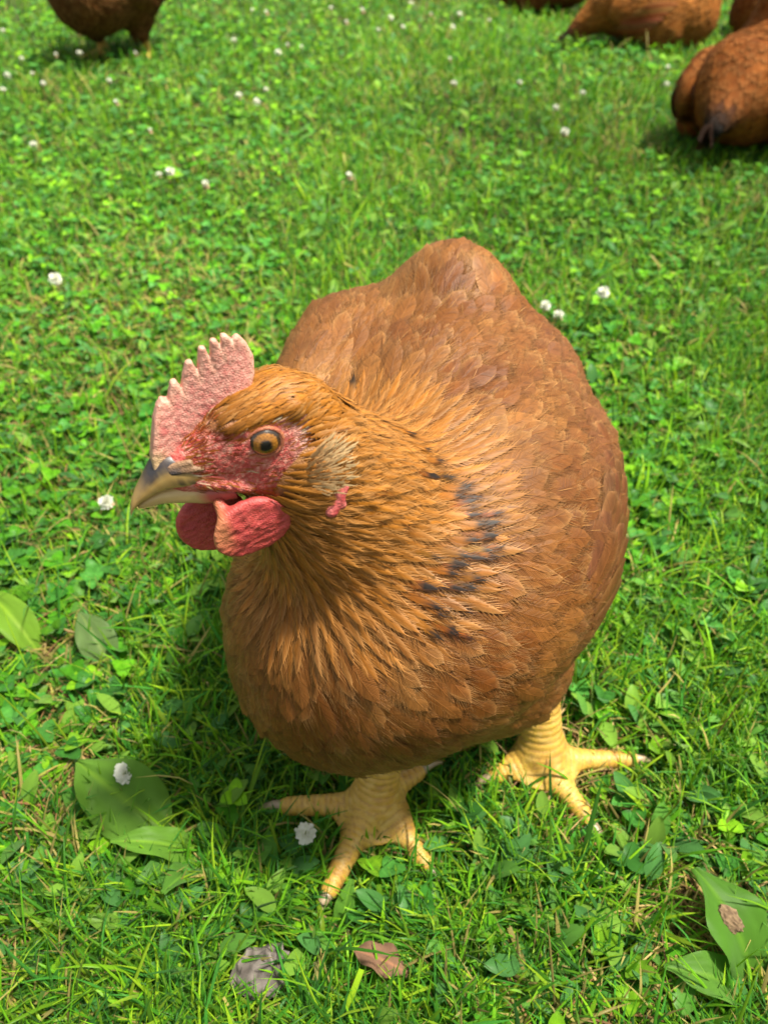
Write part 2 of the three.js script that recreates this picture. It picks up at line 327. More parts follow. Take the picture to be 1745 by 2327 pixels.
// positions follow a density that thins with distance (the blades get taller and the view flatter)
function spot(near, far) { const t = rnd(), z = -(near * Math.pow(far / near, t)), half = 0.60 * (0.30 - z * 0.76) + 0.10; return [rr(-half, half), z + 0.02 * gauss()]; }
const greens = [[0.058, 0.19, 0.003], [0.088, 0.24, 0.004], [0.034, 0.14, 0.005], [0.13, 0.29, 0.005], [0.036, 0.165, 0.016]];
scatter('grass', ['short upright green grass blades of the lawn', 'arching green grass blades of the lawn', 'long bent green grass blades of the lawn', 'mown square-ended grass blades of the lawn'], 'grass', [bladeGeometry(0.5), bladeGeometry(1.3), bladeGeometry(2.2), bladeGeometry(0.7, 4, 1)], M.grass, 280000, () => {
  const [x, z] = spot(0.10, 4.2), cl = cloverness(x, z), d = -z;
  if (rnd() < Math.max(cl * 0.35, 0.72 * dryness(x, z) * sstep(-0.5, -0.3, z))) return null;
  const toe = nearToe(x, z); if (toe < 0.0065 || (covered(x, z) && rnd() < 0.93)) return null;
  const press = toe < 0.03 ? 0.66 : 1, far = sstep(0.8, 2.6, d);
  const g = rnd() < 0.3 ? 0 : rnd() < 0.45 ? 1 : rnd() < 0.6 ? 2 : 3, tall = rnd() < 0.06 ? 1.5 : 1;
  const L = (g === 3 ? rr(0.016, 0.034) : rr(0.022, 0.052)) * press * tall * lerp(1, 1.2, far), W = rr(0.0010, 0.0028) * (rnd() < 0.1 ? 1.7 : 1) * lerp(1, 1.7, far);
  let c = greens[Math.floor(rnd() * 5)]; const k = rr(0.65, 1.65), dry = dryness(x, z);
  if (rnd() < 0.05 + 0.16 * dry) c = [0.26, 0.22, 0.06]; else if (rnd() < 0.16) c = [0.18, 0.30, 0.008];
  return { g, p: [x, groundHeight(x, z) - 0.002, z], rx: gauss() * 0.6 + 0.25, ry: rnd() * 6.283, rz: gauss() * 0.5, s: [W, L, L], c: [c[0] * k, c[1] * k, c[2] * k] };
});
scatter('dry_thatch', ['tan dead grass blades matted low between the green ones'], 'thatch', [bladeGeometry(1.0, 4)], M.thatch, 70000, () => {
  const [x, z] = spot(0.10, 2.2), dry = dryness(x, z);
  if (rnd() > 0.45 + 0.55 * dry) return null;
  const k = rr(0.5, 1.3), c = rnd() < 0.35 ? [0.17, 0.085, 0.03] : rnd() < 0.5 ? [0.34, 0.235, 0.09] : [0.25, 0.20, 0.04];
  return { g: 0, p: [x, groundHeight(x, z) + rr(0, 0.008 + 0.012 * dry), z], rx: 1.25 + gauss() * 0.3, ry: rnd() * 6.283, rz: gauss() * 0.6, s: [rr(0.0007, 0.0018), rr(0.012, 0.035), rr(0.012, 0.035)], c: c.map((v) => v * k) };
});
scatter('clover', ['white clover leaves with pale chevrons, spread flat', 'white clover leaves half folded upwards', 'plain drooping clover leaves low in the lawn', 'slightly cupped clover leaves among the grass'], 'clover', [0, 1, 2, 3].map(cloverGeometry), M.clover, 38000, () => {
  const [x, z] = spot(0.12, 4.2), cl = cloverness(x, z), d = -z;
  if (rnd() > 0.07 + 0.80 * cl * cl) return null;
  if (nearToe(x, z) < 0.013 || covered(x, z)) return null;
  const far = sstep(0.9, 2.8, d), S = rr(0.012, 0.021) * (rnd() < 0.25 ? 0.65 : 1) * lerp(1, 1.35, far), k = rr(0.75, 1.7);
  let c = [[0.044, 0.18, 0.004], [0.072, 0.23, 0.004], [0.032, 0.145, 0.014], [0.12, 0.28, 0.005], [0.046, 0.18, 0.022]][Math.floor(rnd() * 5)];
  return { g: Math.floor(rnd() * 4), p: [x, groundHeight(x, z) + S * rr(0.3, 1.2) + 0.003 + 0.008 * far, z], rx: gauss() * 0.35 + 0.12, ry: rnd() * 6.283, rz: gauss() * 0.35, s: [S, S * rr(0.7, 1), S], c: c.map((v) => v * k) };
});
scatter('ground_cover', ['small ovate weed leaves scattered through the lawn'], 'weeds', [ovateGeometry()], M.clover, 4500, () => {
  const [x, z] = spot(0.13, 4), d = -z; if (nearToe(x, z) < 0.02 || covered(x, z)) return null;
  const S = rr(0.010, 0.022) * lerp(1, 1.6, sstep(0.6, 2.4, d)), k = rr(0.8, 1.25), c = [[0.09, 0.24, 0.03], [0.06, 0.19, 0.04], [0.15, 0.30, 0.03]][Math.floor(rnd() * 3)];
  return { g: 0, p: [x, groundHeight(x, z) + rr(0.008, 0.024), z], rx: gauss() * 0.4, ry: rnd() * 6.283, rz: gauss() * 0.4 + 0.1, s: [S, S, S], c: c.map((v) => v * k) };
});

// ---------------------------------------------------------------- the hen in front
const HA = [-0.90886, -0.11985, 0.39950], HB = [-0.11773, 0.99259, 0.02994], HC = [0.40013, 0.01983, 0.91624], HO = [-0.03544, 0.29181, -0.22513];   // head: forward, up, left, centre
const hp = (a, b, c) => [0, 1, 2].map((k) => HO[k] + (HA[k] * a + HB[k] * b + HC[k] * c) * 0.001);     // millimetres in the head's own axes
const hl = (p) => { const q = sub(p, HO); return [dot(q, HA) * 1000, dot(q, HB) * 1000, dot(q, HC) * 1000]; };
const hd = (a, b, c) => nrm([0, 1, 2].map((k) => HA[k] * a + HB[k] * b + HC[k] * c));
const HEN = [0.03, 0, -0.275];
const bodyAxes = frame([-0.25, -0.05, 1]), headAxes = [HC, HB, HA];
const NT = [-0.0290, 0.2790, -0.2310], NB = [0.0046, 0.1817, -0.2751];
const neckCap = cap(NB, NT, 0.062, 0.0225);
const headSDF = union([
  [ell(hp(5, 7, 0), [0.0140, 0.0180, 0.0245], headAxes)],
  [ell(hp(26, 1, 0), [0.0085, 0.0125, 0.0175], headAxes), 0.006],
  [ell(hp(2, -9, 0), [0.0130, 0.0150, 0.0200], headAxes), 0.008],
  [cap(hp(17, 16, 7), hp(-3, 16.5, 9.5), 0.0035, 0.004), 0.004], [cap(hp(17, 16, -7), hp(-3, 16.5, -9.5), 0.0035, 0.004), 0.004],
  [cap(hp(32, -3, 6.6), hp(18, -8, 10.6), 0.0016, 0.0020), 0.0025], [cap(hp(30, -5, -6), hp(17, -9, -10), 0.0030, 0.0026), 0.002],
]);
const torsoSDF = union([
  [ell([0.031, 0.180, -0.305], [0.084, 0.078, 0.115], bodyAxes)],
  [ell([-0.0175, 0.1371, -0.2629], [0.058, 0.067, 0.06]), 0.05],
  [neckCap, 0.013],
  [cap([0.038, 0.2110, -0.3820], [0.0382, 0.2530, -0.4080], 0.060, 0.018), 0.03],
  [cap([0.038, 0.2092, -0.3586], [0.0733, 0.2130, -0.380], 0.046, 0.028), 0.03],
  [cap([0.0178, 0.2092, -0.3586], [-0.0159, 0.2180, -0.400], 0.046, 0.02), 0.03],
  [cap([0.0382, 0.2530, -0.4080], [-0.010, 0.2290, -0.4000], 0.022, 0.020), 0.03], [cap([0.0382, 0.2530, -0.4080], [0.070, 0.2190, -0.390], 0.018, 0.024), 0.025],
  [ell([0.0580, 0.1090, -0.2740], [0.040, 0.028, 0.040]), 0.035],
  [ell([0.0985, 0.1705, -0.3185], [0.025, 0.05, 0.078], bodyAxes), 0.012],
  [ell([-0.0352, 0.213, -0.362], [0.022, 0.045, 0.065], bodyAxes), 0.03],
]);
const henSDF = (p) => smin(torsoSDF(p), headSDF(p), 0.008);

// legs and toes, ringed with scales
let SCUTES = [];
function legSDF(foot, knee, toes) {
  const l = [[cap(foot, knee, 0.0128, 0.0115, 16, 0.0006)], [cap(knee, add(knee, [0.012, 0.05, -0.03]), 0.0125, 0.022), 0.012], [ell(foot, [0.0150, 0.011, 0.0150]), 0.008]];
  for (const [a, b, ra, rb] of toes) l.push([cap(a, b, ra, rb, Math.round(len(sub(b, a)) / 0.0036), 0.0007), 0.0055]);
  l.push([ell(add(foot, [0, -0.006, 0.006]), [0.022, 0.004, 0.018]), 0.006]);
  return union(l);
}
SCUTES = [[foot1, [0.004, 0.082, -0.262], 16], [foot2, [0.090, 0.085, -0.298], 16], ...[...toes1, ...toes2].map(([a, b]) => [a, b, Math.round(len(sub(b, a)) / 0.0036)])];
const leg1 = legSDF(foot1, [0.004, 0.082, -0.262], toes1), leg2 = legSDF(foot2, [0.090, 0.085, -0.298], toes2);

const combBump = dataTex(512, 512, (u, v) => { let m = 9, m2 = 9; const X = u * 20, Y = v * 20; for (let i = -1; i <= 1; i++) for (let j = -1; j <= 1; j++) { const cx = (Math.floor(X) + i + 20) % 20, cy = (Math.floor(Y) + j + 20) % 20, px = Math.floor(X) + i + hash3(cx, cy, 1), py = Math.floor(Y) + j + hash3(cx, cy, 2), d = Math.hypot(px - X, py - Y); if (d < m) { m2 = m; m = d; } else if (d < m2) m2 = d; } const n = 0.6 * clamp(m2 - m) + 0.4 * clamp(1 - m) ; return [n, n, n]; }, false);   // fine wrinkled papillae of bare skin
const skinUV = (gb) => { for (let i = 0; i < gb.count; i++) { const [a, b, c] = hl([gb.p[i * 3], gb.p[i * 3 + 1], gb.p[i * 3 + 2]]); gb.u[i * 2] = (a + 0.3 * c) / 16; gb.u[i * 2 + 1] = (b + 0.2 * c) / 16; } };
function skinColor(p) {
  const [a, b, c] = hl(p), f = fbm(a * 0.5, b * 0.5, c * 0.5, 3), fine = noise3(a * 1.7, b * 1.7, c * 1.7);
  let col = mix3([0.47, 0.070, 0.058], [0.72, 0.36, 0.27], clamp((fine - 0.40) * 1.9));
  const rear = sstep(4, -6, a) * sstep(-14, 2, b);
  col = mix3(col, [0.72, 0.50, 0.40], rear * clamp(f * 1.6 - 0.25));
  col = mix3(col, [0.30, 0.045, 0.035], clamp((0.42 - f) * 2.2));
  const feathered = Math.max(sstep(14, 17, b), sstep(-6, -10, a), sstep(-12, -15, b) * sstep(16, 12, a));
  return mix3(col, [0.30, 0.13, 0.04], feathered * 0.9);
}
function legColor(p) {
  const f = fbm(p[0] * 260, p[1] * 260, p[2] * 260, 3), g = fbm(p[0] * 70 + 5, p[1] * 70, p[2] * 70, 2);
  let c = mix3([0.56, 0.35, 0.048], [0.48, 0.26, 0.040], clamp(g * 2 - 0.6)); c = mix3(c, [0.60, 0.40, 0.12], clamp(f * 2.4 - 1.1));
  c = mix3(c, [0.30, 0.15, 0.06], clamp((0.40 - f) * 2.5));
  let best = 1, line = 1; for (const [a, b, n] of SCUTES) { const ba = sub(b, a), h = dot(sub(p, a), ba) / dot(ba, ba), d = len(sub(p, add(a, ba, clamp(h)))); if (d < best) { best = d; line = Math.abs(Math.sin((h * n + 0.5 * (noise3(p[0] * 160, p[1] * 160, p[2] * 160) - 0.5)) * Math.PI)); } }
  return best < 0.02 ? mix3(c, [0.27, 0.13, 0.045], 0.5 * (1 - sstep(0.1, 0.5, line))) : c;   // dirt in the joints between the scutes
}
const hen = thing('hen', HEN, 'large orange-brown hen standing in the foreground, head turned in profile', 'hen');
const torsoNet = surfaceNet(torsoSDF, [-0.12, 0.04, -0.48], [0.16, 0.32, -0.15], 0.005);
{
  const gb = new GB(), inner = (p) => torsoSDF(p) + 0.001, papil = (p) => headSDF(p) - 0.0005 * (noise3(p[0] * 900, p[1] * 900, p[2] * 900) - 0.5) - 0.0003 * (noise3(p[0] * 1900, p[1] * 1900, p[2] * 1900) - 0.5);
  netInto(gb, torsoNet, inner, () => [0.30, 0.13, 0.04]);
  netInto(gb, surfaceNet(papil, hp(0, 0, 0).map((v) => v - 0.052), hp(0, 0, 0).map((v) => v + 0.052), 0.0009), papil, skinColor);
  netInto(gb, surfaceNet(leg1, [-0.075, 0, -0.31], [0.045, 0.14, -0.17], 0.0014), leg1, legColor);
  netInto(gb, surfaceNet(leg2, [0.045, 0, -0.34], [0.18, 0.14, -0.21], 0.0014), leg2, legColor);
  for (let i = 0; i < gb.count; i++) { const [a, b] = hl([gb.p[i * 3], gb.p[i * 3 + 1], gb.p[i * 3 + 2]]); gb.u[i * 2] = a / 16; gb.u[i * 2 + 1] = b / 16; }
  const bodyMat = new THREE.MeshPhysicalMaterial({ name: 'hen_skin', vertexColors: true, roughness: 0.5, bumpMap: combBump, bumpScale: 0.0002, clearcoat: 0.15, clearcoatRoughness: 0.4 });
  part('body', gb.build(HEN), bodyMat, hen);
}
// claws
M.claw = new THREE.MeshPhysicalMaterial({ name: 'claw_horn', color: new THREE.Color(0.31, 0.23, 0.14), roughness: 0.4, clearcoat: 0.3 });
function tubeGeo(pts, r0, r1, col, k = 8, origin = HEN) { const gb = new GB(); stalkInto(gb, pts, r0, r1, col, k); return gb.build(origin, true); }
for (const t of [...toes1, ...toes2]) {
  const d = nrm(sub(t[1], t[0])), e = t[1];
  part('claw', tubeGeo([add(e, d, 0.002), add(add(e, d, 0.007), [0, 1, 0], 0.0012), add(add(e, d, 0.013), [0, 1, 0], -0.0008), add(add(e, d, 0.0175), [0, 1, 0], -0.0045)], t[3] * 0.78, 0.0008, [1, 1, 1]), M.claw, hen);
}
// beak: two lofted mandibles
function loft(rows, colorAt, k = 18) {
  const gb = new GB();
  rows.forEach(([a, top, bot, w, flat = 1], i) => {
    for (let j = 0; j < k; j++) {
      const t = j / k * 2 * Math.PI, cy = (top + bot) / 2, ry = (top - bot) / 2, c = Math.cos(t), s = Math.sin(t);
      const y = cy + ry * Math.sign(s) * Math.pow(Math.abs(s), s > 0 ? 0.95 : 0.6), x = w * Math.sign(c) * Math.pow(Math.abs(c), s > 0 ? 0.9 : 0.6) * (s > 0 ? 1 - 0.12 * s : 1);
      gb.v(hp(a, y, x), [0, 1, 0], colorAt(a, (y - bot) / Math.max(0.1, top - bot), x, y), j / k * 2, a * 0.1);
    }
    if (i) for (let j = 0; j < k; j++) { const p = (i - 1) * k + j, q = (i - 1) * k + (j + 1) % k; gb.q(p, q, q + k, p + k); }
  });
  return gb.build(HEN, true);
}
const smoothRows = (rows, n) => { const out = []; const cr = (p0, p1, p2, p3, t) => 0.5 * (2 * p1 + (p2 - p0) * t + (2 * p0 - 5 * p1 + 4 * p2 - p3) * t * t + (3 * p1 - p0 - 3 * p2 + p3) * t * t * t); for (let i = 0; i < rows.length - 1; i++) for (let k = 0; k < n; k++) { const R = (d) => rows[clamp(i + d, 0, rows.length - 1)]; out.push([0, 1, 2, 3].map((m) => cr(R(-1)[m], R(0)[m], R(1)[m], R(2)[m], k / n))); } out.push(rows[rows.length - 1]); return out; };
M.beak = new THREE.MeshPhysicalMaterial({ name: 'beak_horn', vertexColors: true, roughness: 0.38, clearcoat: 0.35, clearcoatRoughness: 0.3 });
const horn = (a, h, y) => { const n = fbm(a * 0.18, y * 1.6, 3, 3); return mix3([0.42, 0.25, 0.075], [0.58, 0.40, 0.14], n); };
const beak = part('beak', loft(smoothRows([[24, 4, -7, 9.5], [30, 6, -5.5, 8.5], [36, 9, -4, 7.5], [41, 10, -3.2, 6.4], [45, 7.5, -3.2, 5.4], [49, 3, -4.2, 4.3], [52.5, -1, -5.6, 3.1], [55.3, -5, -7.6, 2], [57, -8.8, -10, 0.9], [57.4, -10.6, -11.2, 0.25]], 5), (a, h, x, y) => {
  let c = horn(a, h, y); const n = fbm(a * 0.3 + 4, x * 0.3, y * 0.5, 3);
  c = mix3(c, [0.035, 0.032, 0.036], clamp(sstep(0.45, 0.8, h + 0.3 * (n - 0.5)) * sstep(56, 45, a) * 1.1)); c = mix3(c, [0.075, 0.055, 0.045], clamp((n - 0.55) * 5) * sstep(55, 46, a)); return mix3(c, [0.46, 0.10, 0.08], sstep(33, 28, a));
}), M.beak, hen);
part('lower_mandible', loft(smoothRows([[22, -6.5, -15, 8.2], [31, -4.2, -14, 7], [37, -3.4, -11.6, 5.8], [45, -3.0, -9, 4], [50, -4.6, -8.8, 2.6], [53, -6.6, -8.8, 1.3], [54, -7.6, -8.6, 0.4]], 4), (a, h, x, y) => mix3(mix3(horn(a, h, y), [0.62, 0.50, 0.22], 0.4), [0.46, 0.09, 0.07], sstep(36, 30, a + 2 * (fbm(a, y, x, 2) - 0.5)))), M.beak, beak);
// nostrils: fleshy flap over a dark slit
M.flesh = new THREE.MeshPhysicalMaterial({ name: 'bare_flesh', vertexColors: true, bumpMap: combBump, bumpScale: 0.0002, roughness: 0.55, clearcoat: 0.12, clearcoatRoughness: 0.5 });
for (const s of [1, -1]) {
  const f = union([[cap(hp(39.5, 4.5, 5.6 * s), hp(30, 4.2, 8.4 * s), 0.0011, 0.0010)], [cap(hp(40, 6.4, 4.4 * s), hp(33, 7.0, 6.8 * s), 0.0010, 0.0012), 0.0022]]), gb = new GB(), q = hp(36, 5, 6.5 * s);
  netInto(gb, surfaceNet(f, q.map((v) => v - 0.012), q.map((v) => v + 0.012), 0.0007), f, (p) => { const [a, b] = hl(p), n = fbm(a * 1.2, b * 1.2, 3, 2); return mix3([0.26, 0.15, 0.08], [0.05, 0.04, 0.04], sstep(34.5, 37.5, a + 4 * (n - 0.5)) * sstep(7.5, 5, b)); });
  skinUV(gb); part('nostril', gb.build(HEN), M.flesh, beak);
}
// comb
{
  const P = [[44, 6], [43.4, 9.7], [40.8, 16], [38.2, 22.4], [36, 26.2], [34.4, 27.9], [33.2, 27.0], [32.4, 25.3], [31.2, 28.5], [29.4, 32.4], [28.6, 32.4], [27.6, 27.1], [25.2, 33.5], [23.1, 37.6], [22.2, 37.6], [21.2, 30.8], [19.4, 37], [18, 41.3], [17.2, 41.3], [16.4, 33.1], [15, 39], [14, 43], [13.2, 42.8], [11.9, 36.2], [11.2, 41], [10.5, 43.7], [9.6, 43.2], [8.0, 39.3], [7.2, 41.6], [6.2, 42], [4.4, 38.6], [3.4, 33.6], [4.6, 28.3], [8, 22], [12, 15], [30, 4]];
  const V2 = P.map(([a, b]) => new THREE.Vector2(a, b)), sh = new THREE.Shape();
  sh.moveTo(P[0][0], P[0][1]); for (let i = 1; i < P.length; i++) sh.lineTo(P[i][0], P[i][1]); sh.closePath();
  // thickness from the distance to the outline, on a fine grid: thick at the base, thin and rounded at the points
  const inside = (x, y) => { let r = false; for (let i = 0, j = P.length - 1; i < P.length; j = i++) { const [xi, yi] = P[i], [xj, yj] = P[j]; if ((yi > y) !== (yj > y) && x < (xj - xi) * (y - yi) / (yj - yi) + xi) r = !r; } return r; };
  const dist = (x, y) => { let m = 1e9; for (let i = 0; i < P.length; i++) { const [ax, ay] = P[i], [bx, by] = P[(i + 1) % P.length], dx = bx - ax, dy = by - ay, t = clamp(((x - ax) * dx + (y - ay) * dy) / (dx * dx + dy * dy)); m = Math.min(m, Math.hypot(x - ax - dx * t, y - ay - dy * t)); } return inside(x, y) ? -m : m; };
  const f = (p) => { const [a, b, c0] = hl(p), c = c0 - 1.2 * Math.sin(a * 0.16), d = dist(a, b) - 0.65, half = lerp(3.2, 1.5, sstep(14, 38, b)) + 0.35 * (noise3(a * 0.9, b * 0.9, 3) - 0.5) + 0.25 * (noise3(a * 1.9, b * 1.9, c > 0 ? 5 : 9) - 0.5);
    const r = 1.0, q = [d + r, Math.abs(c) - half + r]; return (Math.hypot(Math.max(q[0], 0), Math.max(q[1], 0)) + Math.min(Math.max(q[0], q[1]), 0) - r) * 0.001; };
  const gb = new GB(), cs = []; for (const a of [2, 46]) for (const b of [3, 46]) for (const c of [-6, 6]) cs.push(hp(a, b, c));
  const lo = [0, 1, 2].map((k) => Math.min(...cs.map((q) => q[k]))), hi = [0, 1, 2].map((k) => Math.max(...cs.map((q) => q[k])));
  netInto(gb, surfaceNet(f, lo, hi, 0.0006), f, (p) => { const [a, b] = hl(p), d = -dist(a, b), n = noise3(a * 2.2, b * 2.2, 2), m = fbm(a * 0.35, b * 0.5, 8, 3);
    let c = mix3([0.62, 0.20, 0.165], [0.72, 0.40, 0.31], clamp(n * 1.1 - 0.1)); c = mix3(c, [0.50, 0.11, 0.10], clamp((m - 0.48) * 3) * sstep(34, 18, b)); c = mix3(c, [0.74, 0.47, 0.30], sstep(1.8, 0.1, d) * 0.3); return mix3(c, [0.62, 0.42, 0.22], sstep(15, 9, b) * sstep(37, 42, a)); });
  skinUV(gb); part('comb', gb.build(HEN), M.flesh, hen);
}
// wattles: hanging lobes
for (const s of [1, -1]) {
  const ctr = s > 0 ? [21.5, -24, 12.5] : [33, -31, -6], f = (p) => {
    const [a, b, c] = hl(p), x = a - ctr[0], y = b - ctr[1], ang = Math.atan2(y, x), R = (s > 0 ? 12.6 : 14.5) * (1 + 0.07 * Math.cos(ang - 2.4) + 0.05 * Math.cos(2 * ang + 0.7)), d = Math.hypot(x * (s > 0 ? 0.92 : 1.12), y) - R;
    const cc = c - ctr[2] - 0.02 * y - (s > 0 ? 0.010 * x * x : -0.008 * x * x), half = 1.1 + 2.1 * Math.sqrt(clamp(-d / 11)) + 0.7 * (noise3(a * 0.45 + b * 0.25, b * 0.9, 3) - 0.5) + 0.3 * (noise3(a * 1.6, b * 1.6, 5) - 0.5), r = 1.4, q = [d + r, Math.abs(cc) - half + r];
    return (Math.hypot(Math.max(q[0], 0), Math.max(q[1], 0)) + Math.min(Math.max(q[0], q[1]), 0) - r) * 0.0009;
  };
  const stem = cap(hp(s > 0 ? 28.5 : 33, -12.5, 8 * s), hp(s > 0 ? 28 : 33, -18, s > 0 ? 12.5 : -6), 0.0021, 0.0026), F = (p) => smin(f(p), stem(p), 0.003);
  const gb = new GB(), q = hp(...ctr); netInto(gb, surfaceNet(F, q.map((v) => v - 0.024), q.map((v) => v + 0.026), 0.0009), F, (p) => {
    const [a, b, c] = hl(p), n = noise3(a * 1.3, b * 1.3, c), m = fbm(a * 0.3, b * 0.8, 5, 3); let k = mix3([0.40, 0.034, 0.030], [0.50, 0.09, 0.075], clamp(n)); k = mix3(k, [0.36, 0.04, 0.045], clamp((m - 0.5) * 3));
    const rim = s > 0 ? sstep(26, 31, a) * sstep(-34, -20, b) : 0; return mix3(k, [0.56, 0.22, 0.09], rim * 0.8); });
  skinUV(gb); part('wattle', gb.build(HEN), M.flesh, hen);
}
// eyes
M.eye = new THREE.MeshPhysicalMaterial({ name: 'eyeball', vertexColors: true, roughness: 0.25, clearcoat: 1, clearcoatRoughness: 0.02 });
for (const s of [1, -1]) {
  const look = hd(0.16, 0.06, s), ctr = hp(7.8, 9.2, 10.2 * s), R = 0.0062, g = new THREE.SphereGeometry(R, 64, 64), pos = g.attributes.position, col = new Float32Array(pos.count * 3);
  for (let i = 0; i < pos.count; i++) {
    const v = nrm([pos.getX(i), pos.getY(i), pos.getZ(i)]), ang = Math.acos(clamp(dot(v, look), -1, 1)), az = fbm(v[0] * 22, v[1] * 22, v[2] * 22, 3);
    let c = ang < 0.33 ? [0.004, 0.004, 0.004] : ang < 0.73 ? mix3([0.13, 0.048, 0.006], [0.42, 0.175, 0.022], clamp(az * 1.8 - 0.4)) : ang < 1.02 ? [0.03, 0.018, 0.010] : [0.30, 0.13, 0.08];
    if (ang >= 0.33 && ang < 0.40) c = mix3(c, [0.06, 0.03, 0.01], 0.6);
    col.set(c, i * 3); pos.setXYZ(i, pos.getX(i) + ctr[0] - HEN[0], pos.getY(i) + ctr[1] - HEN[1], pos.getZ(i) + ctr[2] - HEN[2]);
  }
  g.setAttribute('color', new THREE.BufferAttribute(col, 3)); const eye = part('eye', g, M.eye, hen);
  const lid = new GB(), X = nrm(cross(look, HB)), Y = cross(X, look), n1 = 64, n2 = 8;                 // wrinkled rim of the lids
  for (let i = 0; i <= n1; i++) for (let j = 0; j <= n2; j++) {
    const t = i / n1 * 2 * Math.PI, u = j / n2 * 2 * Math.PI, rad = 0.0055 + 0.00010 * Math.sin(t * 26) + 0.0008 * Math.cos(u), up = 0.0029 + 0.0009 * Math.sin(u) - 0.0004 * Math.cos(2 * t), q = add(add(add(ctr, X, rad * Math.cos(t) * 1.05), Y, rad * Math.sin(t) * 0.95), look, up), n = nrm(add(add(X.map((v) => v * Math.cos(t) * Math.cos(u)), Y, Math.sin(t) * Math.cos(u)), look, Math.sin(u)));
    lid.v(q, n, mix3([0.40, 0.10, 0.055], [0.54, 0.20, 0.09], noise3(t * 7, u * 2, 1)), i / n1, j / n2);
    if (i && j) { const a = (i - 1) * (n2 + 1) + j - 1; lid.q(a, a + 1, a + n2 + 2, a + n2 + 1); }
  }
  part('eyelid', lid.build(HEN), M.flesh, eye);
}
// ear lobes
for (const s of [1, -1]) {
  const on = (a, b) => { let p = hp(a, b, 30 * s); for (let i = 0; i < 40; i++) p = add(p, HC, -s * Math.max(0, henSDF(p)) * 0.7); return add(p, gradient(henSDF, p), 0.0014); }, q = on(-9, -19), f = union([[cap(on(-12.5, -15), on(-7, -23), 0.0020, 0.0027)], [cap(on(-10, -16), on(-11, -22), 0.0016, 0.0018), 0.0012]]), gb = new GB();
  netInto(gb, surfaceNet(f, q.map((v) => v - 0.013), q.map((v) => v + 0.013), 0.0009), f, (p) => mix3([0.50, 0.05, 0.06], [0.66, 0.20, 0.17], noise3(p[0] * 700, p[1] * 700, p[2] * 700))); part('ear_lobe', gb.build(HEN), M.flesh, hen);
}

// plumage
const SRC = hp(42, 4, 0);
const field = (p, n) => { let v = nrm(sub(p, SRC)); const k = sstep(0.09, 0.20, len(sub(p, SRC))); v = add(v, [0.12, 0.02 + 0.25 * sstep(-0.36, -0.42, p[2]), -0.9], 0.55 * k); return nrm(add(v, n, -dot(v, n))); };
const along = (p) => { const ba = sub(NB, NT); return dot(sub(p, NT), ba) / dot(ba, ba); };
function bare(p) {                                       // skin without feathers
  const [a, b, c0] = hl(p), c = Math.abs(c0);
  if (headSDF(p) > 0.004 || a < -14) return false;
  if (a > 24) return true;
  if (b > 16.2 - 0.10 * (a - 6) && a < 21 - 0.0 * b) return false;
  if (b < -13 + 0.15 * (a - 5) && a < 14) return false;
  return ((a - 9) / 15.5) ** 2 + ((b - 2) / 15) ** 2 < 1 || a > 12;
}
const isHackle = (p) => neckCap(p) < 0.010 && along(p) < 0.80 || headSDF(p) < 0.006;
const C_TAN = [0.29, 0.120, 0.026], C_GINGER = [0.185, 0.058, 0.0075], C_GOLD = [0.46, 0.165, 0.011], C_RUST = [0.115, 0.032, 0.005], C_WING = [0.16, 0.056, 0.019], C_PALE = [0.55, 0.31, 0.115], C_BLACK = [0.012, 0.011, 0.010];
const FLUFF = [[-0.066, 0.1300, -0.2250], [0.0880, 0.1110, -0.2700], [0.1020, 0.1280, -0.2900], [0.1010, 0.1480, -0.2800]].map((p) => { for (let i = 0; i < 8; i++) p = add(p, gradient(torsoSDF, p), -torsoSDF(p)); return p; });   // pale down showing between the feathers
const plum = { hackle: new GB(), head: new GB(), breast: new GB(), back: new GB(), strand: new GB() };
const headNet = surfaceNet(headSDF, hp(0, 0, 0).map((v) => v - 0.052), hp(0, 0, 0).map((v) => v + 0.052), 0.0025);
for (const p of seeds(headNet, henSDF, (q) => (bare(q) || torsoSDF(q) < -0.007 ? 0 : 0.0014), 70000)) {
  const [a, b] = hl(p), cheek = b < -8, tone = rr(0.75, 1.2), c0 = mix3(mix3(C_GOLD, C_RUST, cheek ? 0.6 : rnd() * 0.35), C_RUST, sstep(14, 24, a) * 0.7).map((v) => v * tone), tip = mix3(c0, C_PALE, rnd() < 0.3 ? 0.5 : 0.12);
  feather(plum.head, henSDF, field, p, { L: rr(0.006, 0.010), W: rr(0.0007, 0.0012), ns: 4, nt: 1, width: lanceTip, off: rr(0.0001, 0.0006), lift: rr(0.0003, 0.0012), camber: 0.2, jitter: 0.22, color: (s) => mix3(c0.map((v) => v * 0.8), tip, s), barbs: 3, barbL: 0.0022, barbW: 0.0004 });
}
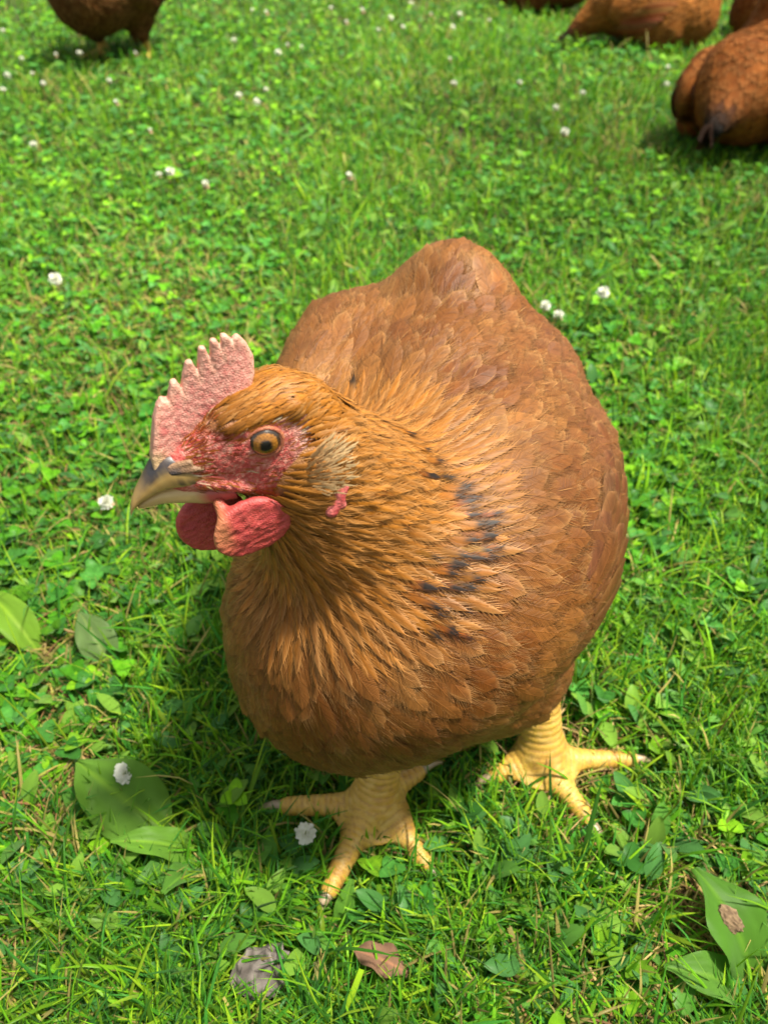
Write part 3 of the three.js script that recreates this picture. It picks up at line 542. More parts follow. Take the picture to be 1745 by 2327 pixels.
for (const p of seeds(torsoNet, torsoSDF, (q) => { if (headSDF(q) < -0.001) return 0; if (q[1] < 0.06) return 0; const h = along(q); return isHackle(q) ? lerp(0.0020, 0.0038, clamp(h * 1.4)) : 0.0040; }, 300000)) {
  if (isHackle(p)) {
    const h = clamp(along(p)), tone = rr(0.72, 1.22), right = dot(sub(p, NB), [0.75, 0.25, -0.6]);
    const c0 = mix3(mix3(C_GOLD, C_GINGER, clamp(h * 1.1 + 0.3 * gauss())), C_RUST, 0.02 + 0.2 * rnd()).map((v) => v * tone), black = h > 0.50 && right > 0.012 && rnd() < 0.10 ? rr(0.6, 0.85) : 9, pale = rnd() < 0.35 ? 0.55 : 0.2;
    feather(plum.hackle, henSDF, field, p, { L: lerp(0.011, 0.032, clamp(h * 1.3)) * rr(0.85, 1.15), W: lerp(0.0012, 0.0034, clamp(h * 1.3)) * rr(0.85, 1.2), ns: 6, nt: 1, width: lanceTip, off: rr(0.0006, 0.0020), lift: rr(0.0008, 0.0026), camber: 0.22, jitter: 0.12,
      color: (s, t) => { let c = mix3(c0.map((v) => v * 0.75), mix3(c0, C_PALE, pale * s * 0.5), s); if (Math.abs(t) > 0.5) c = mix3(c, C_PALE, 0.10 + 0.2 * s); return s > black ? mix3(c, C_BLACK, Math.abs(t) > 0.5 ? 0.75 : 0.96) : c; }, barbs: 16, barbL: 0.0045 + 0.003 * h, barbW: 0.0005, barbFrom: 0.3 });
    continue;
  }
  const fluff = FLUFF.some((f) => len(sub(p, f)) < 0.011) && rnd() < 0.7;
  const n = gradient(torsoSDF, p), back = sstep(0.15, 0.7, n[1]), wing = sstep(0.062, 0.092, p[0] + 0.02 * (fbm(p[0] * 40, p[1] * 40, p[2] * 40, 2) - 0.5)), tail = sstep(-0.385, -0.425, p[2]), tone = rr(0.90, 1.09) * (0.76 + 0.48 * fbm(p[0] * 45, p[1] * 45, p[2] * 45, 3));
  const patch = fbm(p[0] * 30 + 8, p[1] * 30, p[2] * 30, 3);
  let c0 = mix3(mix3(C_RUST, C_GINGER, 0.55 + 0.35 * rnd()), C_TAN, clamp(0.35 + 2.6 * (patch - 0.42)) * (0.6 + 0.4 * rnd()));
  c0 = mix3(c0, C_WING, Math.max(wing, tail * 0.5) * 0.8).map((v) => v * tone); if (fluff) c0 = mix3([0.52, 0.40, 0.26], [0.72, 0.64, 0.50], rnd());
  const pale = (rnd() < 0.32 ? 0.6 : 0.12) , dark = rnd() < 0.12 ? 0.4 : 0, L = rr(0.020, 0.029) * lerp(0.9, 1.1, back) * (1 + 0.5 * tail), W = rr(0.0048, 0.0072) * lerp(0.9, 1.05, back);
  feather(back > 0.4 || wing > 0.4 ? plum.back : plum.breast, torsoSDF, field, p, { L, W, ns: 6, nt: 2, width: softTip, off: rr(0.0006, 0.0020), lift: rr(0.0006, 0.0019) * (rnd() < 0.05 ? 2 : 1), camber: 0.10, jitter: 0.24,
    color: (s, t) => { let c = mix3(c0.map((v) => v * 0.9), c0, sstep(0.2, 0.7, s)); c = mix3(c, C_PALE, pale * (0.55 * sstep(0.75, 1, s) + 0.35 * Math.abs(t) ** 3)); return mix3(c, C_RUST, dark * s); }, barbs: 36, barbL: 0.0072, barbW: 0.00045, barbFrom: 0.25 });
}
for (const p of seeds(torsoNet, torsoSDF, (q) => (q[1] < 0.07 || headSDF(q) < 0 ? 0 : 0.0062), 90000)) {   // loose silky barbs lying over the vanes
  const k = rnd(), c0 = (k < 0.45 ? mix3(C_TAN, C_PALE, rnd() * 0.5) : k < 0.8 ? C_GINGER : C_RUST).map((v) => v * (isHackle(p) ? 1.15 : 1)), bend = gauss() * 0.35;
  feather(plum.strand, torsoSDF, (q, n) => { const d = field(q, n), s = cross(n, d); return nrm(add(d, s, bend)); }, p, { L: rr(0.005, 0.013), W: rr(0.00010, 0.00022), ns: 3, nt: 1, width: lanceTip, off: rr(0.0022, 0.0036), lift: rr(0.0002, 0.0018), camber: 0, jitter: 0.2, color: () => c0 });
}
for (const [k, name, label] of [['strand', 'loose_barbs', 'fine silky loose barbs over the body feathers'], ['hackle', 'neck_hackle', 'golden orange hackle of narrow neck feathers with black tips'], ['head', 'head_plumage', 'short golden feathers on the crown and cheeks'], ['breast', 'breast_plumage', 'deep rusty brown breast and belly feathers'], ['back', 'back_plumage', 'light tan-orange feathers over the back, wings and rump']]) { const m = part(name, plum[k].build(HEN), k === 'back' || k === 'breast' ? M.feather : M.fine, hen); tag(m, label, null, null, 'stuff'); }
// sparse stubble of tiny feathers over the bare face, denser towards the feathered edge
{
  const gb = new GB();
  for (const p of seeds(headNet, headSDF, (q) => { const [a, b, c] = hl(q); if (!bare(q) || a > 34 || ((a - 8) / 6.3) ** 2 + ((b - 9.3) / 6.3) ** 2 < 1) return 0; return 0.0009; }, 60000)) {
    const [a, b] = hl(p), depth = Math.min(Math.abs(16.2 - 0.10 * (a - 6) - b), Math.abs(b + 13 - 0.15 * (a - 5)), 15 * (1 - Math.sqrt(((a - 9) / 15.5) ** 2 + ((b - 2) / 15) ** 2)) + (a > 12 ? 6 : 0));
    if (rnd() > (a > 20 ? 0.05 : 0.11) + 0.9 * Math.exp(-Math.max(0, depth) / 2.2)) continue;
    const c0 = (rnd() < (a > 12 ? 0.08 : 0.25) ? [0.74, 0.52, 0.32] : mix3(C_GOLD, [0.26, 0.05, 0.015], a > 14 ? rr(0.4, 1) : rnd() * 0.5)).map((v) => v * rr(0.8, 1.2));
    feather(gb, headSDF, field, p, { L: rr(0.0022, 0.0048), W: rr(0.00018, 0.00036), ns: 3, nt: 1, width: lanceTip, off: 0.0003, lift: rr(0.0002, 0.0010), camber: 0, jitter: 0.35, color: () => c0 });
  }
  tag(part('face_stubble', gb.build(HEN), M.fine, hen), 'fine orange and pale stubble on the red face', null, null, 'stuff');
}
// pale tuft over the ear and the stiff quills by the gape
{
  const gb = new GB();
  for (const p of seeds(headNet, henSDF, (q) => { const [a, b, c] = hl(q); return c > 3 && ((a + 6) / 5.2) ** 2 + ((b + 7) / 6.5) ** 2 < 1 ? 0.0008 : 0; }, 90000)) {
    const tone = rr(0.8, 1.1), a = hl(p)[0], c0 = mix3([0.66, 0.28, 0.06], [0.82, 0.56, 0.27], sstep(1, -9, a + 3 * gauss())).map((v) => v * tone);
    feather(gb, henSDF, (q, n) => { const v = add(nrm(sub(q, hp(6, -10, 12))), n, 0.2); return nrm(add(v, n, -dot(v, n))); }, p, { L: rr(0.004, 0.007), W: rr(0.0004, 0.0007), ns: 4, nt: 1, width: lanceTip, off: 0.0008, lift: rr(0.003, 0.0055), camber: 0.1, jitter: 0.2, color: (s) => mix3(c0.map((v) => v * 0.85), [0.88, 0.64, 0.34], s * 0.6), barbs: 2, barbL: 0.002, barbW: 0.0003 });
  }
  tag(part('ear_tuft', gb.build(HEN), M.fine, hen), 'pale cream tuft of fine feathers over the ear', null, null, 'stuff');
  const q = new GB();
  for (let k = 0; k < 46; k++) { const a = rr(8, 24), b = rr(-17, -10), p0 = hp(a, b, 20); let p = p0; for (let i = 0; i < 30; i++) p = add(p, HC, -Math.max(0.0001, headSDF(p)) * 0.8); const n = gradient(headSDF, p), d = nrm(add(add(hd(-0.75, -0.6, 0.1), n, 0.35), [gauss(), gauss(), gauss()], 0.2)); stalkInto(q, [p, add(p, d, rr(0.002, 0.0045))], 0.0003, 0.00012, rnd() < 0.6 ? [0.8, 0.72, 0.55] : [0.45, 0.22, 0.08], 4); }
  for (let k = 0; k < 120; k++) { const a = rr(2, 26), b = rr(-8, 15), p0 = hp(a, b, 22); if (((a - 8) / 6.5) ** 2 + ((b - 9.5) / 6.5) ** 2 < 1) continue; let p = p0; for (let i = 0; i < 30; i++) p = add(p, HC, -Math.max(0.0001, headSDF(p)) * 0.8); const n = gradient(headSDF, p), d = nrm(add(add(hd(-0.9, 0.1, 0), n, 0.3), [gauss(), gauss(), gauss()], 0.25)); stalkInto(q, [p, add(p, d, rr(0.001, 0.0032))], 0.0002, 0.00008, b > 6 && a > 14 ? [0.30, 0.06, 0.03] : [0.75, 0.55, 0.36], 4); }
  tag(part('face_bristles', q.build(HEN), M.under, hen), 'pale stiff bristles on the red face', null, null, 'stuff');
}

// black-tipped feathers along the edge of the neck cape, laid on top one by one
{
  const ends = [[0.0116, 0.2648, -0.2681], [0.0143, 0.2643, -0.2638], [0.0189, 0.2621, -0.2589], [0.0245, 0.2584, -0.2560], [0.0291, 0.2544, -0.2504], [0.0329, 0.2518, -0.2492], [0.0358, 0.2498, -0.2480], [0.0374, 0.2459, -0.2416], [0.0316, 0.2494, -0.2418], [0.0430, 0.2402, -0.2368], [0.0400, 0.2406, -0.2350], [0.0448, 0.2364, -0.2327], [0.0378, 0.2367, -0.2283], [0.0406, 0.2324, -0.2249], [0.0349, 0.2351, -0.2246], [0.0396, 0.2269, -0.2186], [0.0367, 0.2263, -0.2167], [0.0320, 0.2245, -0.2133], [0.0352, 0.2196, -0.2105], [0.0311, 0.2151, -0.2060], [0.0284, 0.2129, -0.2038], [0.0227, 0.2203, -0.2075], [0.0199, 0.2253, -0.2102], [0.0238, 0.2123, -0.2025], [0.0077, 0.2660, -0.2696], [0.0436, 0.2339, -0.2286], [0.0223, 0.2588, -0.2493], [0.0291, 0.2307, -0.2175], [0.0459, 0.2383, -0.2362], [0.0329, 0.2318, -0.2202]];
  for (const e0 of [...ends.filter((e) => e[0] > 0.013), ...ends.filter((e, k) => k % 3 && e[0] > 0.024).map((e) => add(e, [gauss(), gauss(), gauss()], 0.009))]) {
    const small = ends.includes(e0) ? 1 : 0.6, e = add(e0, gradient(henSDF, e0), -henSDF(e0));
    const gb = new GB(), L = rr(0.019, 0.026) * (small + 1) / 2, n = gradient(henSDF, e); let p = e;
    for (let i = 0; i < 8; i++) p = add(p, field(p, gradient(henSDF, p)), -L / 8);
    const c0 = mix3(mix3(C_GOLD, C_GINGER, rr(0.2, 0.7)), C_RUST, rr(0.05, 0.25)).map((v) => v * rr(0.8, 1.1)), from = rr(0.62, 0.84);
    feather(gb, henSDF, field, p, { L, W: rr(0.0017, 0.0026) * small, ns: 8, nt: 2, width: lanceTip, off: 0.0008, lift: rr(0.0028, 0.0040), liftPow: 1, camber: 0.08, jitter: 0.14, color: (s, t) => { const c = mix3(c0.map((v) => v * 0.8), c0, s); return mix3(c, C_BLACK, sstep(from - 0.06, from + 0.06, s - 0.08 * Math.abs(t)) * (Math.abs(t) > 0.6 ? 0.8 : 0.97)); }, barbs: 18, barbL: 0.0055, barbW: 0.0005, barbFrom: 0.3 });
    part('hackle_feather', gb.build(HEN), M.fine, hen);
  }
}
// wing and tail quills, each a feather of its own
{
  for (let row = 0; row < 5; row++) for (let k = 0; k < 9; k++) {     // coverts in rows over the folded wing, each row overlapping the next
    let p = [0.13, lerp(0.232, 0.124, k / 8) + gauss() * 0.002, -0.215 - row * 0.020 + 0.020 * Math.abs(k / 8 - 0.45) + gauss() * 0.003]; for (let i = 0; i < 10; i++) p = add(p, gradient(torsoSDF, p), -torsoSDF(p) * 0.9);
    if (p[0] < 0.078) continue;
    const gb = new GB(), c0 = mix3(C_WING, C_GINGER, rnd() * 0.5).map((v) => v * rr(0.75, 1.0)), pale = rnd() < 0.3 ? 0.6 : 0.25;
    feather(gb, torsoSDF, (q, n) => { const v = [0.08, 0.08 - 0.22 * k / 8, -1]; return nrm(add(v, n, -dot(v, n))); }, p, { L: rr(0.034, 0.044), W: rr(0.0075, 0.0095), ns: 9, nt: 3, width: roundTip, off: 0.0030 - row * 0.0003, lift: rr(0.0012, 0.0026), camber: 0.12, jitter: 0.09, color: (s, t) => mix3(mix3(c0, c0.map((v) => v * 0.8), sstep(0.4, 0.9, s) * (1 - Math.abs(t))), C_PALE, pale * (0.6 * Math.abs(t) ** 4 + 0.6 * sstep(0.86, 1, s))), barbs: 40, barbL: 0.0058, barbW: 0.0006, barbFrom: 0.4 });
    part('wing_feather', gb.build(HEN), M.feather, hen);
  }
  for (let k = 0; k < 9; k++) {
    const x = lerp(0.002, 0.066, k / 8); let p = [x, 0.250 - 0.35 * Math.abs(x - 0.038), -0.380]; for (let i = 0; i < 6; i++) p = add(p, gradient(torsoSDF, p), -torsoSDF(p));
    const gb = new GB(), c0 = mix3(C_WING, C_TAN, 0.45 + rnd() * 0.4).map((v) => v * rr(0.85, 1.1));
    feather(gb, torsoSDF, (q, n) => { const v = add([ (0.038 - q[0]) * 6, 0.75, -0.6], n, 0); return nrm(add(v, n, -dot(v, n))); }, p, { L: rr(0.028, 0.034), W: 0.0072, ns: 8, nt: 3, width: softTip, off: rr(0.0016, 0.0026), lift: 0.001, camber: 0.1, jitter: 0.06, color: (s, t) => mix3(c0, C_PALE, 0.3 * Math.abs(t) ** 4 + 0.2 * sstep(0.85, 1, s)), barbs: 30, barbL: 0.005, barbW: 0.0007, barbFrom: 0.5 });
    part('tail_feather', gb.build(HEN), M.feather, hen);
  }
}

// ---------------------------------------------------------------- the other hens, farther back
function otherHen({ label, pos, turn, lying = 0, stand = 0, tail = [-0.19, 0.30, 0], tint = [1, 1, 1], black = 0, head = [0.165, 0.375, 0], s = 1 }) {
  const g = thing('hen', pos, label, 'hen', 'hens resting and walking farther back on the lawn'); g.rotation.y = turn; g.scale.setScalar(s);
  const y = (v) => v - lying - stand, N0 = [0.10, y(0.24), 0], N1 = [head[0] - 0.012, y(head[1] - 0.015), head[2]], T = [tail[0], y(tail[1]), tail[2]], Hd = [head[0], y(head[1]), head[2]];
  const body = [[ell([0, y(0.205), 0], [0.145, 0.088, 0.092])], [ell([0.085, y(0.185), 0], [0.075, 0.075, 0.075]), 0.05], [cap(N0, N1, 0.052, 0.024), 0.03], [cap([-0.09, y(0.23), 0], T, 0.058, 0.010), 0.04], [ell([-0.015, y(0.205), 0.080], [0.105, 0.052, 0.028]), 0.006], [ell([-0.015, y(0.205), -0.080], [0.105, 0.052, 0.028]), 0.006], [ell(Hd, [0.030, 0.024, 0.018]), 0.012]];
  const hips = [[0.005, 0.05], [-0.02, -0.05]];
  if (!lying) for (const [x, z] of hips) body.push([cap([x, 0.155 - stand, z], [x + 0.01, 0.100 - stand, z], 0.046, 0.019), 0.025]);
  else for (const z of [-1, 1]) body.push([ell([0.01, 0.062, z * 0.078], [0.062, 0.055, 0.036]), 0.012]);
  const base = union(body), sdf = (p) => base(p) - 0.004 * (fbm(p[0] * 26 + 4, p[1] * 26, p[2] * 26, 2) - 0.5), clampY = lying ? (p) => Math.max(sdf(p), 0.004 - p[1]) : sdf, net = surfaceNet(clampY, [-0.30, lying ? -0.01 : 0.02, -0.14], [0.26, 0.45, 0.14], 0.0075), gb = new GB();
  netInto(gb, net, clampY, () => C_RUST.map((v, k) => v * 0.8 * tint[k]));
  if (!lying) for (const [x, z] of hips) {
    const f = [x - 0.005, 0.022, z], l = [[cap([x + 0.01, 0.11 - stand, z], f, 0.011, 0.0115)]]; for (const [dx, dz, L] of [[1, 0.02, 0.055], [0.8, 0.6, 0.046], [0.8, -0.6, 0.046], [-1, 0.1, 0.028]]) { const d = nrm([dx, 0, dz]); l.push([cap([f[0], 0.014, f[2]], [f[0] + d[0] * L, 0.008, f[2] + d[2] * L], 0.0085, 0.005), 0.006]); }
    const q = union(l); netInto(gb, surfaceNet(q, [x - 0.05, 0, z - 0.06], [x + 0.07, 0.125, z + 0.06], 0.0035), q, (p) => legColor([p[0] * 0.5, p[1] * 0.5, p[2] * 0.5]));
  }
  part('body', gb.build(), M.under, g);
  const src = add(Hd, [0.03, 0, 0]), fld = (p, n) => { let v = nrm(sub(p, src)); v = add(v, [-0.9, 0.1, 0], 0.6 * sstep(0.10, 0.22, len(sub(p, src)))); return nrm(add(v, n, -dot(v, n))); }, fb = new GB();
  for (const p of seeds(net, sdf, (q) => (q[1] < 0.03 ? 0 : len(sub(q, Hd)) < 0.05 ? 0.005 : 0.0066), 50000)) {
    const d = len(sub(p, Hd)), up = clamp(1.6 * fbm(p[0] * 18, p[1] * 18, p[2] * 18 + 5, 3) - 0.3), dark = black * sstep(0.10, 0.02, len(sub(p, T))), tone = rr(0.82, 1.18) * (0.6 + 0.8 * fbm(p[0] * 22, p[1] * 22 + 3, p[2] * 22, 3)), c0 = mix3(mix3(C_RUST, C_GINGER, 0.5 + 0.4 * up), C_TAN, 0.5 * up * rnd()).map((v, k) => v * tone * tint[k]), small = d < 0.06 ? 0.4 : 1;
    feather(fb, sdf, fld, p, { L: rr(0.024, 0.036) * small, W: rr(0.0055, 0.0085) * small, ns: 5, nt: 1, width: softTip, off: rr(0.001, 0.003), lift: rr(0.001, 0.004), camber: 0.12, jitter: 0.16, color: (s, t) => mix3(mix3(mix3(c0.map((v) => v * 0.88), c0, s), C_PALE, 0.22 * sstep(0.7, 1, s)), C_BLACK, dark), barbs: 12, barbL: 0.007, barbW: 0.001, barbFrom: 0.4 });
  }
  tag(part('plumage', fb.build(), M.far, g), 'reddish brown body feathers', null, null, 'stuff');
  for (const z of [-1, 1]) for (let k = 0; k < 7; k++) {              // folded wing quills
    let p = [0.045 - k * 0.012, y(0.235 - k * 0.012), z * 0.13]; for (let i = 0; i < 10; i++) p = add(p, gradient(sdf, p), -sdf(p) * 0.9);
    const w = new GB(), c0 = mix3(C_WING, C_RUST, rnd()).map((v, q) => v * rr(0.7, 1.2) * tint[q]); feather(w, sdf, (q, n) => { const v = [-1, -0.12, 0]; return nrm(add(v, n, -dot(v, n))); }, p, { L: rr(0.085, 0.105), W: 0.011, ns: 8, nt: 2, width: roundTip, off: 0.006 + 0.0006 * k, lift: 0.004, camber: 0.1, jitter: 0.04, color: (s, t) => mix3(c0, C_PALE, 0.3 * Math.abs(t) ** 3), barbs: 10, barbL: 0.008, barbW: 0.001 }); part('wing_feather', w.build(), M.far, g);
  }
  for (let k = 0; k < 7; k++) {                                       // tail fan
    const w = new GB(), d = nrm(add(nrm(sub(T, [-0.07, y(0.23), 0])), [0, (k - 3) * 0.10, ((k * 3) % 7 - 3) * 0.11])), sd = nrm(cross(d, [0.1, 0.2, 1])), c0 = mix3(C_WING, C_BLACK, black ? rr(0.6, 0.95) : rr(0, 0.3)), o = add(T, d, -0.03), L = rr(0.065, 0.085);
    for (let i = 0; i <= 6; i++) { const s = i / 6, ww = 0.016 * roundTip(s); for (const t of [-1, 0, 1]) w.v(add(add(o, d, s * L), sd, t * ww), [0, 0, 1], c0.map((v) => v * (t ? 1.1 : 0.8)), (t + 1) / 8, s); if (i) for (const t of [0, 1]) { const a = (i - 1) * 3 + t; w.q(a, a + 3, a + 4, a + 1); } }
    part('tail_feather', w.build([0, 0, 0], true), M.far, g);
  }
  const bk = new GB(); stalkInto(bk, [add(Hd, [0.022, 0.0, 0]), add(Hd, [0.035, -0.002, 0]), add(Hd, [0.048, -0.009, 0])], 0.009, 0.0012, [0.45, 0.30, 0.13], 8); part('beak', bk.build([0, 0, 0], true), M.beak, g);
  const tri = (list, th, name, at, z = 0) => { const sh = new THREE.Shape(list.map(([a, b]) => new THREE.Vector2(a, b))), e = new THREE.ExtrudeGeometry(sh, { depth: th, bevelEnabled: true, bevelSize: 0.0012, bevelThickness: 0.0012, bevelSegments: 2 }); e.translate(at[0], at[1], at[2] - th / 2 + z); part(name, e, M.redFlesh, g); };
  tri([[0.034, 0.008], [0.030, 0.030], [0.024, 0.026], [0.018, 0.040], [0.012, 0.032], [0.005, 0.046], [0, 0.034], [-0.008, 0.044], [-0.014, 0.030], [-0.010, 0.018]], 0.003, 'comb', Hd);
  for (const z of [-0.007, 0.007]) tri([[0.030, -0.012], [0.034, -0.024], [0.028, -0.038], [0.018, -0.036], [0.015, -0.024], [0.020, -0.012]], 0.002, 'wattle', Hd, z);
  for (const z of [-1, 1]) { const e = new THREE.SphereGeometry(0.0055, 16, 12); e.translate(Hd[0] + 0.006, Hd[1] + 0.006, Hd[2] + z * 0.015); part('eye', e, M.darkEye, g); }
  return g;
}
M.redFlesh = new THREE.MeshStandardMaterial({ name: 'red_flesh', color: new THREE.Color(0.52, 0.08, 0.07), roughness: 0.55 });
M.darkEye = new THREE.MeshPhysicalMaterial({ name: 'dark_eye', color: new THREE.Color(0.05, 0.03, 0.015), roughness: 0.2, clearcoat: 1 });
otherHen({ label: 'dark brown hen walking at the far left, cut off by the top edge', pos: [-0.67, 0, -2.30], turn: -1.9, tint: [0.5, 0.56, 0.65], stand: 0.045, s: 1.1 });
otherHen({ label: 'brown hen lying farthest back near the middle of the top edge', pos: [0.52, 0, -2.98], turn: 2.6, lying: 0.115, tail: [-0.19, 0.20, 0], tint: [0.75, 0.62, 0.6] });
otherHen({ label: 'ginger hen lying sideways in the grass at the top right, black-tipped tail to the left', pos: [0.71, 0, -2.44], turn: -0.12, lying: 0.112, tail: [-0.22, 0.130, 0.02], black: 1, tint: [1.35, 1.4, 1.4], head: [0.16, 0.40, 0] });
otherHen({ label: 'hen with red wattles lying behind, next to the ginger hen with the black-tipped tail', pos: [1.10, 0, -2.46], turn: 2.7, lying: 0.115, tint: [0.9, 0.8, 0.8], head: [0.165, 0.315, 0] });
otherHen({ label: 'rusty brown hen at the right edge of the picture, nearest of the hens behind', pos: [0.645, 0, -1.54], turn: 1.0, lying: 0.100, tail: [-0.215, 0.185, 0.0], black: 1, tint: [1.25, 1.1, 1.05], head: [0.09, 0.42, 0] });

// ---------------------------------------------------------------- clover flowers
M.petal = new THREE.MeshPhysicalMaterial({ name: 'clover_petal', vertexColors: true, roughness: 1, transmission: 0.3, side: THREE.DoubleSide });
M.stem = new THREE.MeshStandardMaterial({ name: 'green_stem', vertexColors: true, roughness: 0.7 });
function flowerHead(wilt, full) {
  const gb = new GB(), n = 64;
  for (let k = 0; k < n; k++) {
    const t = (k + 0.5) / n, ph = Math.acos(1 - t * (full ? 1.75 : 1.25)), az = k * 2.39996 + rr(-0.2, 0.2), d = nrm([Math.sin(ph) * Math.cos(az), Math.cos(ph), Math.sin(ph) * Math.sin(az)]), low = t > 1 - wilt;
    const dir = low ? nrm([d[0], -0.9, d[2]]) : nrm(add(d, [0, 0.35, 0])), side = nrm(cross(dir, [0.01, 1, 0.02])), up = cross(side, dir), c = low ? mix3([0.42, 0.24, 0.12], [0.55, 0.40, 0.25], rnd()) : mix3([0.78, 0.78, 0.72], [0.66, 0.68, 0.50], rnd() * 0.5 + 0.3 * (t > 0.7 ? 1 : 0));
    const L = rr(0.0062, 0.0085), o = d.map((v) => v * 0.0018), b = gb.count, w = 0.0015;
    [[0, 0.35], [0.5, 0.8], [0.85, 1], [1, 0.3]].forEach(([s, ww], i) => { for (const q of [-1, 0, 1]) gb.v(add(add(add(o, dir, L * s), side, q * w * ww), up, q ? 0 : 0.0006 - 0.001 * s), up, mix3([0.62, 0.66, 0.36], c, sstep(0, 0.4, s)), q, s); if (i) for (const q of [0, 1]) { const a = b + (i - 1) * 3 + q; gb.q(a, a + 1, a + 4, a + 3); } });
  }
  return gb.build();
}
const heads = [flowerHead(0, true), flowerHead(0.25, true), flowerHead(0.6, true), flowerHead(0.1, false)];
function cloverFlower(x, y, z, kind, size, label, group) {
  const g = thing('clover_flower', [x, groundHeight(x, z), z], label, 'clover flower', group), bx = gauss() * 0.006, bz = gauss() * 0.006, gb = new GB(), top = y - groundHeight(x, z);
  const h = part('flower_head', heads[kind], M.petal, g); h.position.set(bx, top, bz); h.rotation.set(gauss() * 0.35 + 0.25, rnd() * 6, gauss() * 0.3); h.scale.setScalar(size);
  stalkInto(gb, [[-bx, -0.004, -bz], [-bx * 0.3, top * 0.4, 0], [bx * 0.6, top * 0.75, bz * 0.5], [bx, top, bz]], 0.0009, 0.0007, [0.10, 0.22, 0.04], 5); part('stem', gb.build(), M.stem, g);
}
cloverFlower(-0.147, 0.036, -0.246, 3, 0.75, 'white clover flower above the big plantain leaf at the left', null);
cloverFlower(-0.040, 0.027, -0.214, 0, 0.68, 'white clover flower beside the front foot of the near hen', null);
cloverFlower(-0.227, 0.035, -0.492, 1, 0.7, 'small white clover flower left of the hen, level with the tip of its beak', null);
cloverFlower(-0.38, 0.05, -0.882, 0, 0.85, 'white clover flower alone in the lawn at the left, above the comb', null);
cloverFlower(0.252, 0.05, -0.849, 0, 0.8, 'white clover flower right of the hen\'s tail, the upper and larger of the lone three', null);
cloverFlower(0.182, 0.046, -0.82, 3, 0.7, 'white clover flower just right of the hen\'s tail, left one of a close pair', null);
cloverFlower(0.189, 0.044, -0.806, 3, 0.7, 'white clover flower just right of the hen\'s tail, right one of a close pair', null);
for (const [x, z, k = Math.floor(rnd() * 4)] of [[-0.151, -2.693], [-0.331, -2.583], [-0.377, -2.67], [-0.101, -2.5], [-0.061, -2.604], [-0.371, -2.25], [-0.236, -2.222], [-0.25, -2.133], [-0.192, -2.133], [-0.014, -2.403], [-0.577, -2.098], [-0.768, -2.083], [-0.716, -2.108], [-0.824, -2.026], [-0.983, -2.354], [-0.805, -1.881], [-0.757, -1.902], [-0.714, -1.841], [-0.765, -1.754], [-0.576, -1.849], [-0.502, -1.633], [-0.581, -1.399], [-0.277, -1.666, 1], [-0.231, -1.718], [-0.238, -1.66], [-0.413, -1.492, 2], [-0.341, -1.242], [-0.319, -1.242], [-0.267, -1.212, 2], [-0.051, -1.249], [0.13, -2.562], [0.214, -2.534], [0.295, -2.534], [0.02, -2.534], [0.051, -2.372], [0.183, -2.384], [0.157, -1.998], [0.145, -1.822], [0.275, -1.822], [0.395, -1.739], [0.627, -1.958], [0.57, -1.765], [0.319, -1.605, 1], [0.314, -1.486], [0.972, -2.569], [0.079, -2.732]])
  {
  const look = k === 2 ? 'wilted browning clover flower' : k === 1 ? 'white clover flower with browned lower petals' : 'fresh white clover flower';
  const where = x < -0.45 ? 'in the upper left of the lawn' : x > 0.25 ? 'left of the hens at the upper right' : z < -2.3 ? 'in the row along the top edge' : x < 0.05 ? 'in the lawn above the comb' : 'in the lawn above the tail';
  cloverFlower(x, rr(0.045, 0.062), z, k, rr(0.5, 0.85), `${look} ${where}`, `${k === 1 ? 'half browned white clover flowers' : look + 's'} ${where}`);
}

// ---------------------------------------------------------------- broad plantain leaves and bits on the ground
M.plantain = leafLook({ name: 'plantain_leaf', clearcoat: 0.25, clearcoatRoughness: 0.45 });
function broadLeaf(base, tip, halfW, { arch = 0.25, wave = 0.12, col = [0.085, 0.215, 0.022], stalk = 0.3, roll = 0 }) {
  const gb = new GB(), v = sub(tip, base), L = len(v), d = nrm(v), side0 = nrm(cross([0, 1, 0], d)), up0 = nrm(cross(d, side0)), side = nrm(add(side0, up0, roll)), up = nrm(cross(d, side)), ns = 18, nt = 6, ph = rnd() * 6;
  for (let i = 0; i <= ns; i++) {
    const s = i / ns, e = clamp((s - stalk) / (1 - stalk)), w = Math.max(0.0016, halfW * Math.pow(Math.sin(Math.PI * Math.pow(e, 0.85)), 0.8) * (s > stalk ? 1 : 0)), bow = arch * L * Math.sin(Math.PI * s * 0.9);
    for (let j = -nt; j <= nt; j++) {
      const t = j / nt, vein = Math.pow(Math.abs(Math.sin((t * 2.5) * Math.PI)), 6), wv = wave * halfW * Math.sin(s * 15 + ph + t * 1.5) * Math.abs(t) ** 2.2, cup = 0.30 * w * Math.abs(t) - 0.05 * halfW * vein + 0.06 * halfW * (fbm(s * 9 + ph, t * 4, 2, 2) - 0.5);
      const n = fbm(base[0] * 90 + s * 7, t * 3, 4, 3), k = 0.9 + 0.35 * (n - 0.5) + (j === 0 || Math.abs(Math.abs(t) - 0.4) < 0.05 ? 0.22 : 0), c = [col[0] * k * (j === 0 ? 1.3 : 1), col[1] * k * (j === 0 ? 1.12 : 1), col[2] * k];
      gb.v(add(add(add(base, d, s * L), side, w * t), up, bow + wv + cup), up, c, t, s);
    }
    if (i) for (let j = 0; j < nt * 2; j++) { const a = (i - 1) * (nt * 2 + 1) + j; gb.q(a, a + nt * 2 + 1, a + nt * 2 + 2, a + 1); }
  }
  return gb;
}
function plantain(pos, label, leaves) {
  const g = thing('plantain', pos, label, 'plantain');
  for (const [tip, w, o] of leaves) part('leaf', broadLeaf(o.base ?? pos, tip, w, o).build(pos, true), M.plantain, g);
}
